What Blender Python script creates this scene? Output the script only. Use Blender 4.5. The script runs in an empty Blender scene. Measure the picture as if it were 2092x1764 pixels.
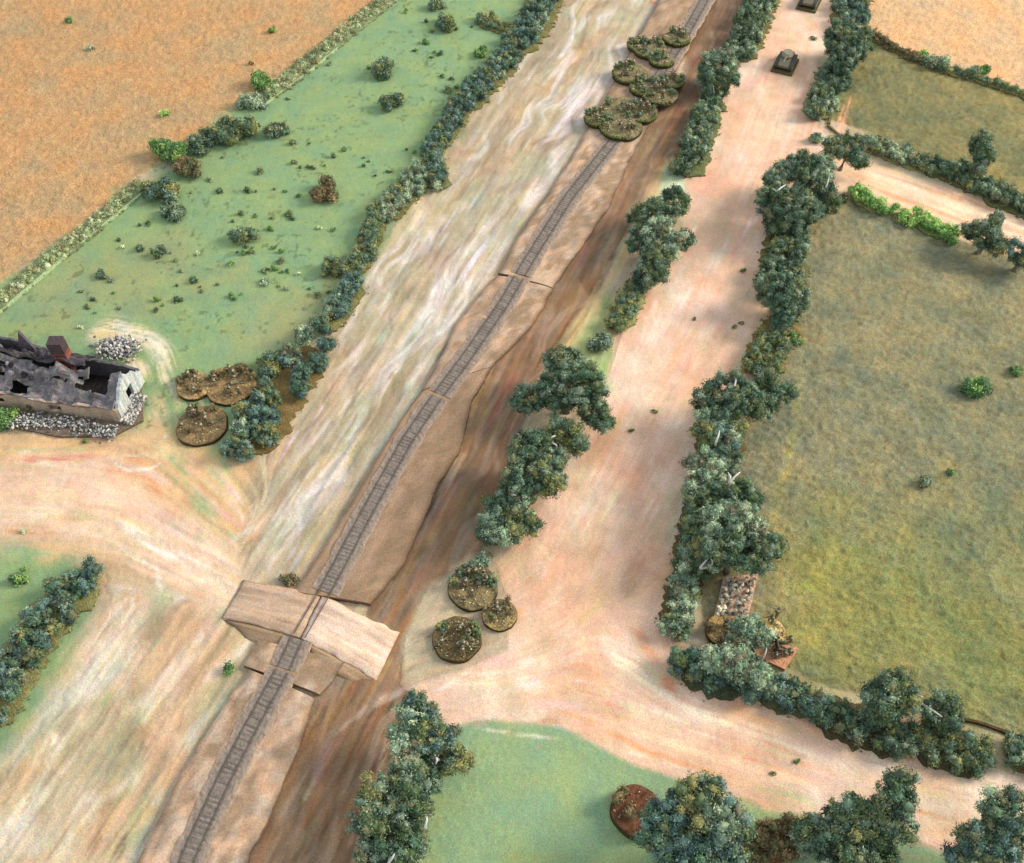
import bpy, bmesh, math, random
import numpy as np
from mathutils import Vector, Matrix
random.seed(7); RNG = np.random.default_rng(11)
scn = bpy.context.scene
COL = scn.collection

# ------------------------------------------------------------------ camera
# The photograph is measured on a 2092 x 1764 grid; one unit is one centimetre of the modelled landscape.
IW, IH, FPX = 2092.0, 1764.0, 2050.0
TH = math.radians(52.5); CH = 45.0
cam = bpy.data.cameras.new('camera'); camo = bpy.data.objects.new('camera', cam); COL.objects.link(camo)
camo.location = (0, 0, CH); camo.rotation_euler = (math.pi/2 - TH, 0, 0)
cam.sensor_width = 36; cam.lens = 36*FPX/IW; cam.clip_start = 0.5; cam.clip_end = 2000
scn.camera = camo

# ------------------------------------------------------------------ light
world = bpy.data.worlds.new('World'); scn.world = world; world.use_nodes = True
world.node_tree.nodes['Background'].inputs[0].default_value = (0.80, 0.90, 1.0, 1)
world.node_tree.nodes['Background'].inputs[1].default_value = 1.04
LDIR = Vector((1.0, 0.20, 0.60)).normalized()
la = bpy.data.lights.new('window_light', 'AREA'); la.shape = 'RECTANGLE'; la.size = 165; la.size_y = 165
LD = 500.0; la.energy = 5.0*math.pi*LD*LD; la.color = (1.0, 0.90, 0.76)
lo = bpy.data.objects.new('window_light', la); COL.objects.link(lo)
lo.location = Vector((0, 38, 0)) + LDIR*LD; lo.rotation_euler = LDIR.to_track_quat('Z', 'Y').to_euler()
scn.view_settings.view_transform = 'Standard'; scn.view_settings.look = 'None'
scn.view_settings.exposure = 0.0; scn.view_settings.gamma = 1.0; scn.view_settings.use_curve_mapping = False
scn.cycles.max_bounces = 5; scn.cycles.diffuse_bounces = 3

# ------------------------------------------------------------------ helpers
sT, cT = math.sin(TH), math.cos(TH)
def W(px, py, z=0.0):
    """photo position (2092 grid) at height z -> point in the scene"""
    a = (np.asarray(px, float)-IW/2)/FPX; b = -(np.asarray(py, float)-IH/2)/FPX
    dx = a; dy = cT + b*sT; dz = -sT + b*cT
    t = (z-CH)/dz
    return np.stack([dx*t, dy*t, np.zeros_like(dx*t)+z], -1)
def SC(py):
    """photo pixels per scene unit at that row"""
    b = -(np.asarray(py, float)-IH/2)/FPX
    return FPX*(sT - b*cT)/CH
def lin(c):
    c = np.asarray(c, float)/255.0
    return np.where(c <= 0.04045, c/12.92, ((c+0.055)/1.055)**2.4)
def tag(o, label=None, cat=None, group=None, kind=None):
    if label: o['label'] = label
    if cat: o['category'] = cat
    if group: o['group'] = group
    if kind: o['kind'] = kind
    return o
def empty(name, loc, label=None, cat=None, group=None):
    o = bpy.data.objects.new(name, None); COL.objects.link(o); o.location = [float(v) for v in loc]
    o.empty_display_size = 0.3
    return tag(o, label, cat, group)
def make(name, V, F, C, mat, parent=None, smooth=False):
    """V (n,3) world coords, F list of index tuples or (m,k) array, C (n,3) linear colour"""
    V = np.asarray(V, float)
    if parent is not None: V = V - np.array(parent.location)
    me = bpy.data.meshes.new(name)
    if isinstance(F, np.ndarray): 
        k = F.shape[1]; n = len(F)
        me.vertices.add(len(V)); me.vertices.foreach_set('co', V.astype(np.float32).ravel())
        me.loops.add(n*k); me.loops.foreach_set('vertex_index', F.astype(np.int32).ravel())
        me.polygons.add(n); me.polygons.foreach_set('loop_start', np.arange(0, n*k, k, dtype=np.int32))
        me.update(calc_edges=True)
    else:
        me.from_pydata([tuple(v) for v in V], [], [tuple(int(i) for i in f) for f in F])
    if C is not None:
        at = me.color_attributes.new('Col', 'FLOAT_COLOR', 'POINT')
        C4 = np.ones((len(V), 4), np.float32); C4[:, :3] = np.asarray(C)
        at.data.foreach_set('color', C4.ravel())
    if smooth: me.polygons.foreach_set('use_smooth', [True]*len(me.polygons))
    me.materials.append(mat); me.validate()
    o = bpy.data.objects.new(name, me); COL.objects.link(o)
    if parent is not None: o.parent = parent
    return o
class MB:
    """collects pieces of ONE mesh"""
    def __init__(s): s.v = []; s.f = []; s.c = []; s.n = 0
    def add(s, V, F, c):
        V = np.asarray(V, float); s.v.append(V); s.f += [tuple(i+s.n for i in f) for f in F]
        c = np.asarray(c, float); s.c.append(np.broadcast_to(c, (len(V), 3)) if c.ndim == 1 else c); s.n += len(V)
    def box(s, p0, p1, c, M=None, jit=0):
        x0, y0, z0 = p0; x1, y1, z1 = p1
        V = np.array([[x, y, z] for z in (z0, z1) for x, y in ((x0, y0), (x1, y0), (x1, y1), (x0, y1))], float)
        if jit: V += RNG.normal(0, jit, V.shape)
        if M is not None: V = V @ np.array(M.to_3x3()).T + np.array(M.translation)
        s.add(V, [(3, 2, 1, 0), (4, 5, 6, 7), (0, 1, 5, 4), (1, 2, 6, 5), (2, 3, 7, 6), (3, 0, 4, 7)], c)
    def tube(s, pts, rad, c, n=7):
        P = np.array(pts, float); K = len(P); V = []
        for i in range(K):
            d = P[min(i+1, K-1)]-P[max(i-1, 0)]; d /= np.linalg.norm(d)+1e-9
            u = np.cross(d, [0, 0, 1.0]); 
            if np.linalg.norm(u) < 1e-3: u = np.array([1.0, 0, 0])
            u /= np.linalg.norm(u); w = np.cross(u, d)
            r = rad[i] if hasattr(rad, '__len__') else rad
            for j in range(n):
                a = 2*math.pi*j/n; V.append(P[i]+r*(math.cos(a)*u+math.sin(a)*w))
        F = [(i*n+j, i*n+(j+1) % n, (i+1)*n+(j+1) % n, (i+1)*n+j) for i in range(K-1) for j in range(n)]
        F += [tuple(range(n))[::-1], tuple((K-1)*n+j for j in range(n))]
        s.add(V, F, c)
    def build(s, name, mat, parent=None, smooth=False):
        return make(name, np.concatenate(s.v), s.f, np.concatenate(s.c), mat, parent, smooth)

def vnoise(x, y, seed=0, octv=1):
    """smooth value noise, about -1..1"""
    out = 0; amp = 1; tot = 0
    for o in range(octv):
        g = np.random.default_rng(seed*31+o).uniform(-1, 1, (256, 256))
        xi = np.floor(x).astype(int); yi = np.floor(y).astype(int); fx = x-xi; fy = y-yi
        fx = fx*fx*(3-2*fx); fy = fy*fy*(3-2*fy)
        a = g[xi % 256, yi % 256]; b = g[(xi+1) % 256, yi % 256]; c = g[xi % 256, (yi+1) % 256]; d = g[(xi+1) % 256, (yi+1) % 256]
        out = out + amp*((a*(1-fx)+b*fx)*(1-fy)+(c*(1-fx)+d*fx)*fy); tot += amp*0.6
        x = x*2.03+17; y = y*2.03+5; amp *= 0.55
    return out/tot

# ------------------------------------------------------------------ materials
def mat_col(name, rough=0.9, grain=0.18, gscale=6.0, chroma=0.10, bump=0.25, bscale=9.0, bdist=0.06, spec=0.25, sheen=0.0, stretch=None):
    m = bpy.data.materials.new(name); m.use_nodes = True; nt = m.node_tree; N = nt.nodes; L = nt.links
    b = N['Principled BSDF']; b.inputs['Roughness'].default_value = rough; b.inputs['Specular IOR Level'].default_value = spec
    if sheen: b.inputs['Sheen Weight'].default_value = sheen
    at = N.new('ShaderNodeAttribute'); at.attribute_name = 'Col'
    tc = N.new('ShaderNodeTexCoord')
    src = tc.outputs['Object']
    nz = N.new('ShaderNodeTexNoise'); nz.inputs['Scale'].default_value = gscale; nz.inputs['Detail'].default_value = 5; nz.inputs['Roughness'].default_value = 0.75
    L.new(src, nz.inputs['Vector'])
    # lightness grain
    mr = N.new('ShaderNodeMapRange'); mr.inputs[1].default_value = 0.3; mr.inputs[2].default_value = 0.7
    mr.inputs[3].default_value = 1-grain; mr.inputs[4].default_value = 1+grain
    L.new(nz.outputs[0], mr.inputs[0])
    mul = N.new('ShaderNodeVectorMath'); mul.operation = 'SCALE'
    L.new(at.outputs['Color'], mul.inputs[0]); L.new(mr.outputs[0], mul.inputs['Scale'])
    # coloured flecks of pigment
    n2 = N.new('ShaderNodeTexNoise'); n2.inputs['Scale'].default_value = gscale*1.7; n2.inputs['Detail'].default_value = 3
    L.new(src, n2.inputs['Vector'])
    sub = N.new('ShaderNodeVectorMath'); sub.operation = 'SUBTRACT'; sub.inputs[1].default_value = (0.5, 0.5, 0.5)
    L.new(n2.outputs['Color'], sub.inputs[0])
    sc = N.new('ShaderNodeVectorMath'); sc.operation = 'SCALE'; sc.inputs['Scale'].default_value = chroma*4
    L.new(sub.outputs[0], sc.inputs[0])
    one = N.new('ShaderNodeVectorMath'); one.operation = 'ADD'; one.inputs[1].default_value = (1, 1, 1)
    L.new(sc.outputs[0], one.inputs[0])
    m2 = N.new('ShaderNodeVectorMath'); m2.operation = 'MULTIPLY'
    L.new(mul.outputs[0], m2.inputs[0]); L.new(one.outputs[0], m2.inputs[1])
    L.new(m2.outputs[0], b.inputs['Base Color'])
    bn = N.new('ShaderNodeTexNoise'); bn.inputs['Scale'].default_value = bscale; bn.inputs['Detail'].default_value = 4
    L.new(src, bn.inputs['Vector'])
    bp = N.new('ShaderNodeBump'); bp.inputs['Strength'].default_value = bump; bp.inputs['Distance'].default_value = bdist
    L.new(bn.outputs[0], bp.inputs['Height']); L.new(bp.outputs[0], b.inputs['Normal'])
    return m
M_GROUND = mat_col('painted_cloth', 0.92, 0.24, 12.0, 0.32, 0.35, 14, 0.05, 0.15)
M_WHEAT = mat_col('fur_cloth', 0.95, 0.34, 8, 0.38, 0.7, 7, 0.10, 0.1)
M_PASTURE = mat_col('flocked_cloth', 0.95, 0.32, 10.0, 0.40, 0.6, 10, 0.07, 0.1)
M_LEAF = mat_col('foliage', 0.85, 0.30, 5.0, 0.15, 0.3, 12, 0.05, 0.2)
M_FLOCK = mat_col('flock', 0.95, 0.45, 8.0, 0.25, 0.8, 12, 0.10, 0.1)
M_BOARD = mat_col('painted_trackbed', 0.9, 0.26, 10.0, 0.26, 0.35, 12, 0.05, 0.15)
M_STONE = mat_col('stone', 0.88, 0.30, 5.0, 0.10, 0.8, 6, 0.10, 0.25)
M_CHAR = mat_col('charred_wood', 0.9, 0.5, 3.0, 0.2, 0.9, 5, 0.15, 0.2)
M_BARK = mat_col('bark', 0.8, 0.2, 8.0, 0.03, 0.4, 14, 0.05, 0.2)
M_PAINT = mat_col('model_paint', 0.6, 0.25, 9.0, 0.08, 0.2, 16, 0.03, 0.4)
M_METAL = mat_col('dull_rail', 0.5, 0.2, 9.0, 0.04, 0.2, 16, 0.03, 0.5)

# ------------------------------------------------------------------ the painted ground
def axis(lo, hi, a, b, step, coarse):
    return np.concatenate([np.arange(lo, a, coarse), np.arange(a, b, step), np.arange(b, hi+1, coarse)])
UX = axis(-900, 3000, -60, 2160, 2.6, 26); VY = axis(-700, 2500, -60, 1830, 2.6, 26)
GU, GV = np.meshgrid(UX, VY)               # rows = v
GW = W(GU, GV); WX, WY = GW[..., 0], GW[..., 1]
SCG = SC(GV)
wob = lambda s, f, a: a*vnoise(WX*f+50, WY*f+9, s, 2)
def sdf(poly, U=None, V=None):
    """signed distance in photo px, positive inside"""
    U = GU if U is None else U; V = GV if V is None else V
    P = np.array(poly, float); n = len(P); d = np.full(U.shape, 1e18); ins = np.zeros(U.shape, bool)
    for i in range(n):
        x0, y0 = P[i]; x1, y1 = P[(i+1) % n]; ex, ey = x1-x0, y1-y0
        t = np.clip(((U-x0)*ex+(V-y0)*ey)/(ex*ex+ey*ey+1e-9), 0, 1)
        d = np.minimum(d, (U-x0-t*ex)**2+(V-y0-t*ey)**2)
        c = ((y0 > V) != (y1 > V)) & (U < (x1-x0)*(V-y0)/((y1-y0) if y1 != y0 else 1e-9)+x0)
        ins ^= c
    return np.where(ins, 1, -1)*np.sqrt(d)
K_ALB = 0.86
C = np.zeros(GU.shape+(3,)); C[:] = lin((186, 166, 136))*K_ALB
def region(poly, col, soft=10, wobble=8, a=1.0, seed=1):
    m = np.clip((sdf(poly)+wob(seed, 0.5, wobble))/soft+0.5, 0, 1)*a
    C[:] = C*(1-m[..., None]) + lin(col)*K_ALB*m[..., None]
    return m
P_WHEAT_L = [(-950, -750), (1300, -750), (1000, -180), (800, -5), (560, 168), (440, 262), (335, 330), (180, 450), (0, 588), (-220, 760), (-950, 1350)]
P_MEADOW = [(1000, -180), (800, -5), (560, 168), (440, 262), (335, 330), (180, 450), (0, 588), (-220, 760), (-950, 1350), (-950, 1500), (-300, 860), (0, 880), (250, 890), (350, 905), (420, 960), (470, 930), (560, 830), (650, 690), (700, 620), (790, 480), (900, 345), (950, 230), (1060, 100), (1150, -60), (1500, -700), (1300, -750)]
P_MEADOW_SW = [(-950, 1150), (-50, 1105), (120, 1112), (215, 1180), (225, 1260), (150, 1380), (60, 1500), (0, 1570), (-300, 1900), (-950, 2300)]
P_MEADOW_S = [(905, 1482), (1010, 1468), (1150, 1482), (1300, 1560), (1420, 1600), (1500, 1640), (1700, 1672), (1850, 1712), (1960, 1775), (2300, 1900), (2600, 2500), (500, 2500), (700, 1850), (780, 1640), (850, 1560)]
P_ROAD = [(1560, -300), (1700, -300), (1725, 0), (1685, 100), (1635, 225), (1700, 290), (1690, 380), (1640, 430), (1640, 560), (1600, 700), (1530, 780), (1460, 900), (1430, 1000), (1400, 1130), (1368, 1310), (1420, 1395), (1640, 1465), (2092, 1595), (2600, 1740), (2600, 1900), (2092, 1770), (1900, 1722), (1700, 1672), (1500, 1640), (1420, 1600), (1300, 1560), (1150, 1482), (1010, 1468), (905, 1482), (840, 1440), (840, 1400), (930, 1370), (1040, 1330), (1040, 1240), (1010, 1150), (1075, 1090), (1180, 900), (1240, 780), (1270, 680), (1400, 480), (1400, 370), (1480, 200), (1540, 80)]
P_LANE = [(1690, 290), (1740, 318), (1900, 375), (2092, 440), (2600, 620), (2600, 720), (2092, 540), (1960, 490), (1830, 440), (1740, 390), (1670, 395)]
P_PAST_N = [(1768, 75), (1860, 122), (2092, 190), (2600, 350), (2600, 600), (2092, 400), (1900, 330), (1780, 275), (1690, 238), (1740, 120)]
P_PAST_S = [(1640, 440), (1700, 400), (1760, 410), (1830, 440), (1960, 490), (2092, 530), (2600, 700), (2600, 1680), (2092, 1500), (1960, 1470), (1700, 1405), (1600, 1360), (1440, 1330), (1430, 1180), (1460, 1000), (1500, 850), (1590, 700), (1625, 560)]
P_WHEAT_R = [(1700, -700), (1740, 0), (1768, 62), (1860, 112), (2092, 180), (2600, 330), (2600, -700)]
P_CUT = [(480, 1900), (500, 1764), (560, 1640), (637, 1423), (690, 1370), (740, 1340), (750, 1235), (800, 1170), (870, 1048), (937, 925), (1000, 760), (1118, 596), (1184, 507), (1245, 415), (1297, 300), (1345, 0), (1430, -300), (1640, -300), (1545, 0), (1490, 110), (1440, 230), (1390, 330), (1310, 430), (1230, 600), (1110, 770), (1060, 880), (985, 1130), (880, 1200), (830, 1290), (815, 1400), (860, 1440), (760, 1640), (720, 1764), (690, 1900)]

region(P_WHEAT_L, (190, 150, 106), 10, 6)
mMEAD = region(P_MEADOW, (136, 159, 112), 26, 16)
mSW = region(P_MEADOW_SW, (136, 159, 112), 55, 30)
mS = region(P_MEADOW_S, (142, 164, 120), 22, 14)
# left lane / yard: orange tan
region([(-300, 870), (100, 885), (330, 880), (480, 960), (520, 1100), (480, 1200), (300, 1190), (120, 1110), (-300, 1110)], (216, 175, 130), 60, 30)
region([(-300, 930), (200, 940), (380, 1060), (520, 1140), (490, 1250), (400, 1230), (230, 1130), (-300, 1040)], (224, 190, 160), 40, 20)
region([(220, 1180), (330, 1190), (480, 1290), (500, 1370), (280, 1800), (-100, 1800), (-50, 1600), (80, 1480)], (198, 174, 140), 70, 30)
region(P_CUT, (140, 110, 82), 16, 8)
region([(1240, 600), (1330, 440), (1400, 350), (1480, 200), (1545, 60), (1530, 20), (1430, 230), (1300, 430), (1100, 780), (1180, 760), (1280, 640)], (196, 172, 122), 14, 8)
region([(1230, 680), (1260, 720), (1240, 840), (1190, 860), (1160, 720), (1215, 640)], (158, 176, 118), 22, 10, 0.8)
region([(1360, 350), (1410, 340), (1400, 400), (1345, 400)], (190, 205, 165), 12, 6, 0.8)
mROAD = region(P_ROAD, (224, 184, 156), 14, 8)
region(P_LANE, (230, 194, 160), 8, 4)
region(P_PAST_N, (128, 121, 82), 6, 3)
region(P_PAST_S, (134, 128, 98), 6, 3)
region([(1650, 1050), (2300, 1000), (2500, 1600), (1960, 1470), (1700, 1405), (1600, 1350), (1570, 1150)], (130, 130, 76), 200, 60, 0.9)
region([(1760, 500), (2300, 650), (2300, 1350), (1900, 1100), (1700, 800)], (124, 122, 92), 220, 80, 0.7)
region(P_WHEAT_R, (208, 168, 126), 6, 3)

region([(900, 330), (800, 430), (740, 520), (670, 620), (560, 740), (520, 700), (640, 600), (720, 500), (780, 420), (880, 320)], (150, 148, 104), 30, 20, 0.8)
region([(500, 560), (640, 640), (560, 740), (470, 720), (480, 620)], (150, 156, 112), 60, 30, 0.7)
region([(60, 560), (330, 470), (460, 560), (300, 640), (40, 660)], (150, 152, 108), 60, 30, 0.6)
# owner of each cell of the sheet (real pieces of the setting)
own = np.zeros(GU.shape, int)
for i, P in enumerate([P_CUT, P_MEADOW, P_MEADOW_SW, P_MEADOW_S, P_ROAD, P_LANE, P_PAST_N, P_PAST_S, P_WHEAT_L, P_WHEAT_R], 1):
    own[sdf(P) > 0] = i

# flow of the brush: towards where the painter pulled it
railA, railB = W(300, 1764)[:2], W(1345, 0)[:2]
rd = (railB-railA)/np.linalg.norm(railB-railA)
FL = [(660, 800, None), (620, 1010, None), (760, 700, None), (820, 600, None), (560, 1100, None), (1000, 350, None), (950, 450, None), (1080, 220, None), (1250, 100, None), (480, 960, (0.6, 1)), (430, 1020, (0.9, 0.8)), (240, 1500, None), (80, 1650, None), (350, 1330, None), (600, 900, None), (900, 500, None), (1200, 200, None), (1100, 1000, None), (300, 1600, None), (450, 1500, None), (1250, 600, None), (700, 1500, None), (150, 1350, None), (1350, 900, (0.5, -1)), (1500, 500, (0.45, -1)), (1560, 250, (0.35, -1)), (1180, 1150, (0.5, -0.9)),
      (1650, 50, (0.2, -1)), (1500, 1450, (1, 0.33)), (1800, 1560, (1, 0.27)), (2050, 1650, (1, 0.25)), (1250, 1500, (1, 0.3)), (1000, 1420, (1, -0.1)), (1300, 1380, (1, 0.6)), (1100, 1300, (1, -0.5)),
      (1900, 420, (1, 0.38)), (200, 980, (1, 0.15)), (50, 960, (1, 0.03)), (400, 1130, (1, 0.55)), (300, 1080, (1, 0.5)), (150, 1080, (1, 0.1)), (350, 800, (0.3, 1)), (600, 400, (1, 0.2)), (300, 600, (1, 0.1)), (200, 150, (1, -0.1)), (1900, 900, (1, 0.3)), (1900, 250, (1, 0.3)), (1950, 60, (1, 0.3)), (1150, 1650, (1, 0.1)), (1600, 1640, (1, 0.3))]
def raildir(u, v):
    a = W(u, v); b = a.copy(); b[..., :2] += rd*0.5
    dz = CH-b[..., 2]*0; y = b[..., 1]
    dep = y*cT + CH*sT; up = y*sT - CH*cT
    uu = b[..., 0]/dep*FPX+IW/2; vv = IH/2-up/dep*FPX
    return np.stack([uu-u, vv-v], -1)
num = np.zeros(GU.shape+(2,)); 
for x, y, d in FL:
    w = 1/((GU-x)**2+(GV-y)**2+400)**1.6
    dd = raildir(np.array(float(x)), np.array(float(y))) if d is None else np.array(d, float)
    dd = dd/np.linalg.norm(dd)
    if dd[1] > 0 and abs(dd[0]) < 0.6: dd = -dd
    # doubled-angle average so opposite strokes agree
    num += w[..., None]*np.array([dd[0]**2-dd[1]**2, 2*dd[0]*dd[1]])
ang = 0.5*np.arctan2(num[..., 1], num[..., 0])
rr = raildir(GU, GV); ra = np.arctan2(rr[..., 1], rr[..., 0])
israil = np.isin(own, [0, 1]) & (GV < 1760+900)
ang = np.where((own == 1), ra, ang)
FX, FY = np.cos(ang), np.sin(ang)
def at(img, u, v):
    i = np.clip(np.searchsorted(VY, v), 0, len(VY)-1); j = np.clip(np.searchsorted(UX, u), 0, len(UX)-1)
    return img[i, j]
def lic(seed, freq, length, n=14):
    src = vnoise(WX*freq, WY*freq, seed, 2)
    acc = src.copy(); 
    for sgn in (1, -1):
        u, v = GU.copy(), GV.copy()
        st = sgn*length*SCG/n
        for k in range(n):
            fx, fy = at(FX, u, v), at(FY, u, v)
            u = u+fx*st; v = v+fy*st; acc += at(src, u, v)
    acc /= (2*n+1)
    return acc/(acc.std()+1e-9)
L1 = lic(3, 5.0, 0.8); L2 = lic(5, 2.6, 1.5); L3 = lic(8, 2.4, 1.3); L4 = lic(9, 7.0, 0.8, 10)
n1 = vnoise(WX*0.35, WY*0.35, 21, 3); n2_ = vnoise(WX*1.2, WY*1.2, 22, 4); n3 = vnoise(WX*5, WY*5, 23, 3); n4 = vnoise(WX*0.8+40, WY*0.8, 24, 3)

# strokes of paint -------------------------------------------------
def stamp(u, v, r, col, a):
    j0, j1 = np.searchsorted(UX, (u-r*1.6, u+r*1.6)); i0, i1 = np.searchsorted(VY, (v-r*1.6, v+r*1.6))
    if j1 <= j0 or i1 <= i0: return
    s = (slice(i0, i1), slice(j0, j1))
    d2 = ((GU[s]-u)**2+(GV[s]-v)**2)/(r*r)
    m = np.exp(-d2**1.4*1.6)*a*np.clip(0.75+0.5*L4[s], 0, 1.6)
    m = np.clip(m, 0, 1)[..., None]
    C[s] = C[s]*(1-m)+col*m
def stroke(pts, w, col, a=0.35):
    c = lin(col)*K_ALB; P = np.array(pts, float)
    seg = np.linalg.norm(np.diff(P, axis=0), axis=1); T = seg.sum(); n = max(2, int(T/(w*0.35)))
    cum = np.concatenate([[0], np.cumsum(seg)])
    for k in range(n):
        t = T*(k+0.5)/n; u = np.interp(t, cum, P[:, 0]); v = np.interp(t, cum, P[:, 1])
        e = min(1, 3*min((k+0.5)/n, 1-(k+0.5)/n)+0.25)
        stamp(u, v, w*0.5*(0.7+0.3*e)*(1+0.15*math.sin(k*0.7)), c, a*e)
def flowstroke(u, v, L, w, col, a):
    P = [(u, v)]; 
    for k in range(int(L/12)):
        g = (np.clip(np.searchsorted(VY, v), 0, len(VY)-1), np.clip(np.searchsorted(UX, u), 0, len(UX)-1))
        u += FX[g]*12; v += FY[g]*12; P.append((u, v))
    if len(P) > 1: stroke(P, w, col, a)
def scatter(poly, n, pal, Lr, wr, a):
    P = np.array(poly, float); x0, y0 = P.min(0); x1, y1 = P.max(0)
    x0, x1 = max(x0, -60), min(x1, 2150); y0, y1 = max(y0, -60), min(y1, 1820); k = 0
    xs = RNG.uniform(x0, x1, n*6); ys = RNG.uniform(y0, y1, n*6); s = sdf(poly, xs, ys)
    for x, y in zip(xs[s > 0][:n], ys[s > 0][:n]):
        f = SC(y)/40
        flowstroke(x, y, RNG.uniform(*Lr)*f*0.62, RNG.uniform(*wr)*f, np.array(pal[RNG.integers(len(pal))])+RNG.normal(0, 7, 3), a*RNG.uniform(0.6, 1.9))
MARG = [(1120, -20), (1350, -20), (1200, 263), (1067, 467), (1014, 540), (910, 711), (854, 805), (730, 1001), (600, 1190), (495, 1180), (500, 1000), (640, 840), (760, 540), (905, 400), (950, 240), (1060, 110)]
scatter(MARG, 330, [(204, 182, 146), (178, 156, 122), (168, 160, 130), (214, 190, 152), (200, 188, 172), (164, 142, 114), (188, 184, 164), (212, 180, 140), (150, 138, 118)], (70, 260), (22, 52), 0.22)
scatter(MARG, 170, [(156, 132, 106), (142, 134, 116), (218, 208, 202), (214, 206, 204)], (80, 260), (6, 13), 0.28)
scatter(P_CUT, 420, [(122, 94, 72), (160, 126, 96), (146, 118, 102), (104, 82, 64), (176, 148, 120), (152, 104, 70), (132, 110, 80), (112, 88, 72)], (80, 340), (8, 24), 0.28)
scatter(P_ROAD, 330, [(236, 212, 186), (228, 180, 150), (214, 170, 126), (222, 196, 172), (238, 206, 176), (220, 164, 128), (212, 188, 150)], (60, 260), (14, 44), 0.24)
scatter(P_ROAD, 160, [(240, 216, 198), (206, 160, 120), (226, 160, 130)], (50, 160), (5, 12), 0.26)
scatter(P_LANE, 50, [(242, 214, 186), (218, 176, 132), (224, 165, 125)], (80, 300), (6, 14), 0.3)
LYARD = [(-20, 890), (330, 890), (480, 960), (540, 1100), (480, 1200), (380, 1220), (200, 1130), (-20, 1110)]
scatter(LYARD, 110, [(230, 196, 160), (214, 168, 120), (232, 204, 178), (206, 180, 136), (222, 170, 138)], (60, 240), (10, 26), 0.26)
BL = [(200, 1180), (480, 1290), (500, 1370), (290, 1764), (-20, 1764), (-20, 1600), (60, 1500), (200, 1280)]
scatter(BL, 190, [(190, 174, 136), (208, 180, 144), (212, 170, 130), (168, 170, 130), (168, 146, 114), (206, 200, 174), (218, 194, 166), (206, 182, 150)], (60, 150), (26, 60), 0.20)
scatter(BL, 60, [(150, 162, 120), (222, 214, 196), (154, 130, 104)], (60, 160), (10, 22), 0.28)
YARD = [(290, 700), (440, 720), (500, 960), (400, 1010), (280, 900)]
scatter(YARD, 40, [(214, 182, 132), (160, 176, 122), (206, 190, 150)], (40, 140), (14, 26), 0.25)
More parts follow.
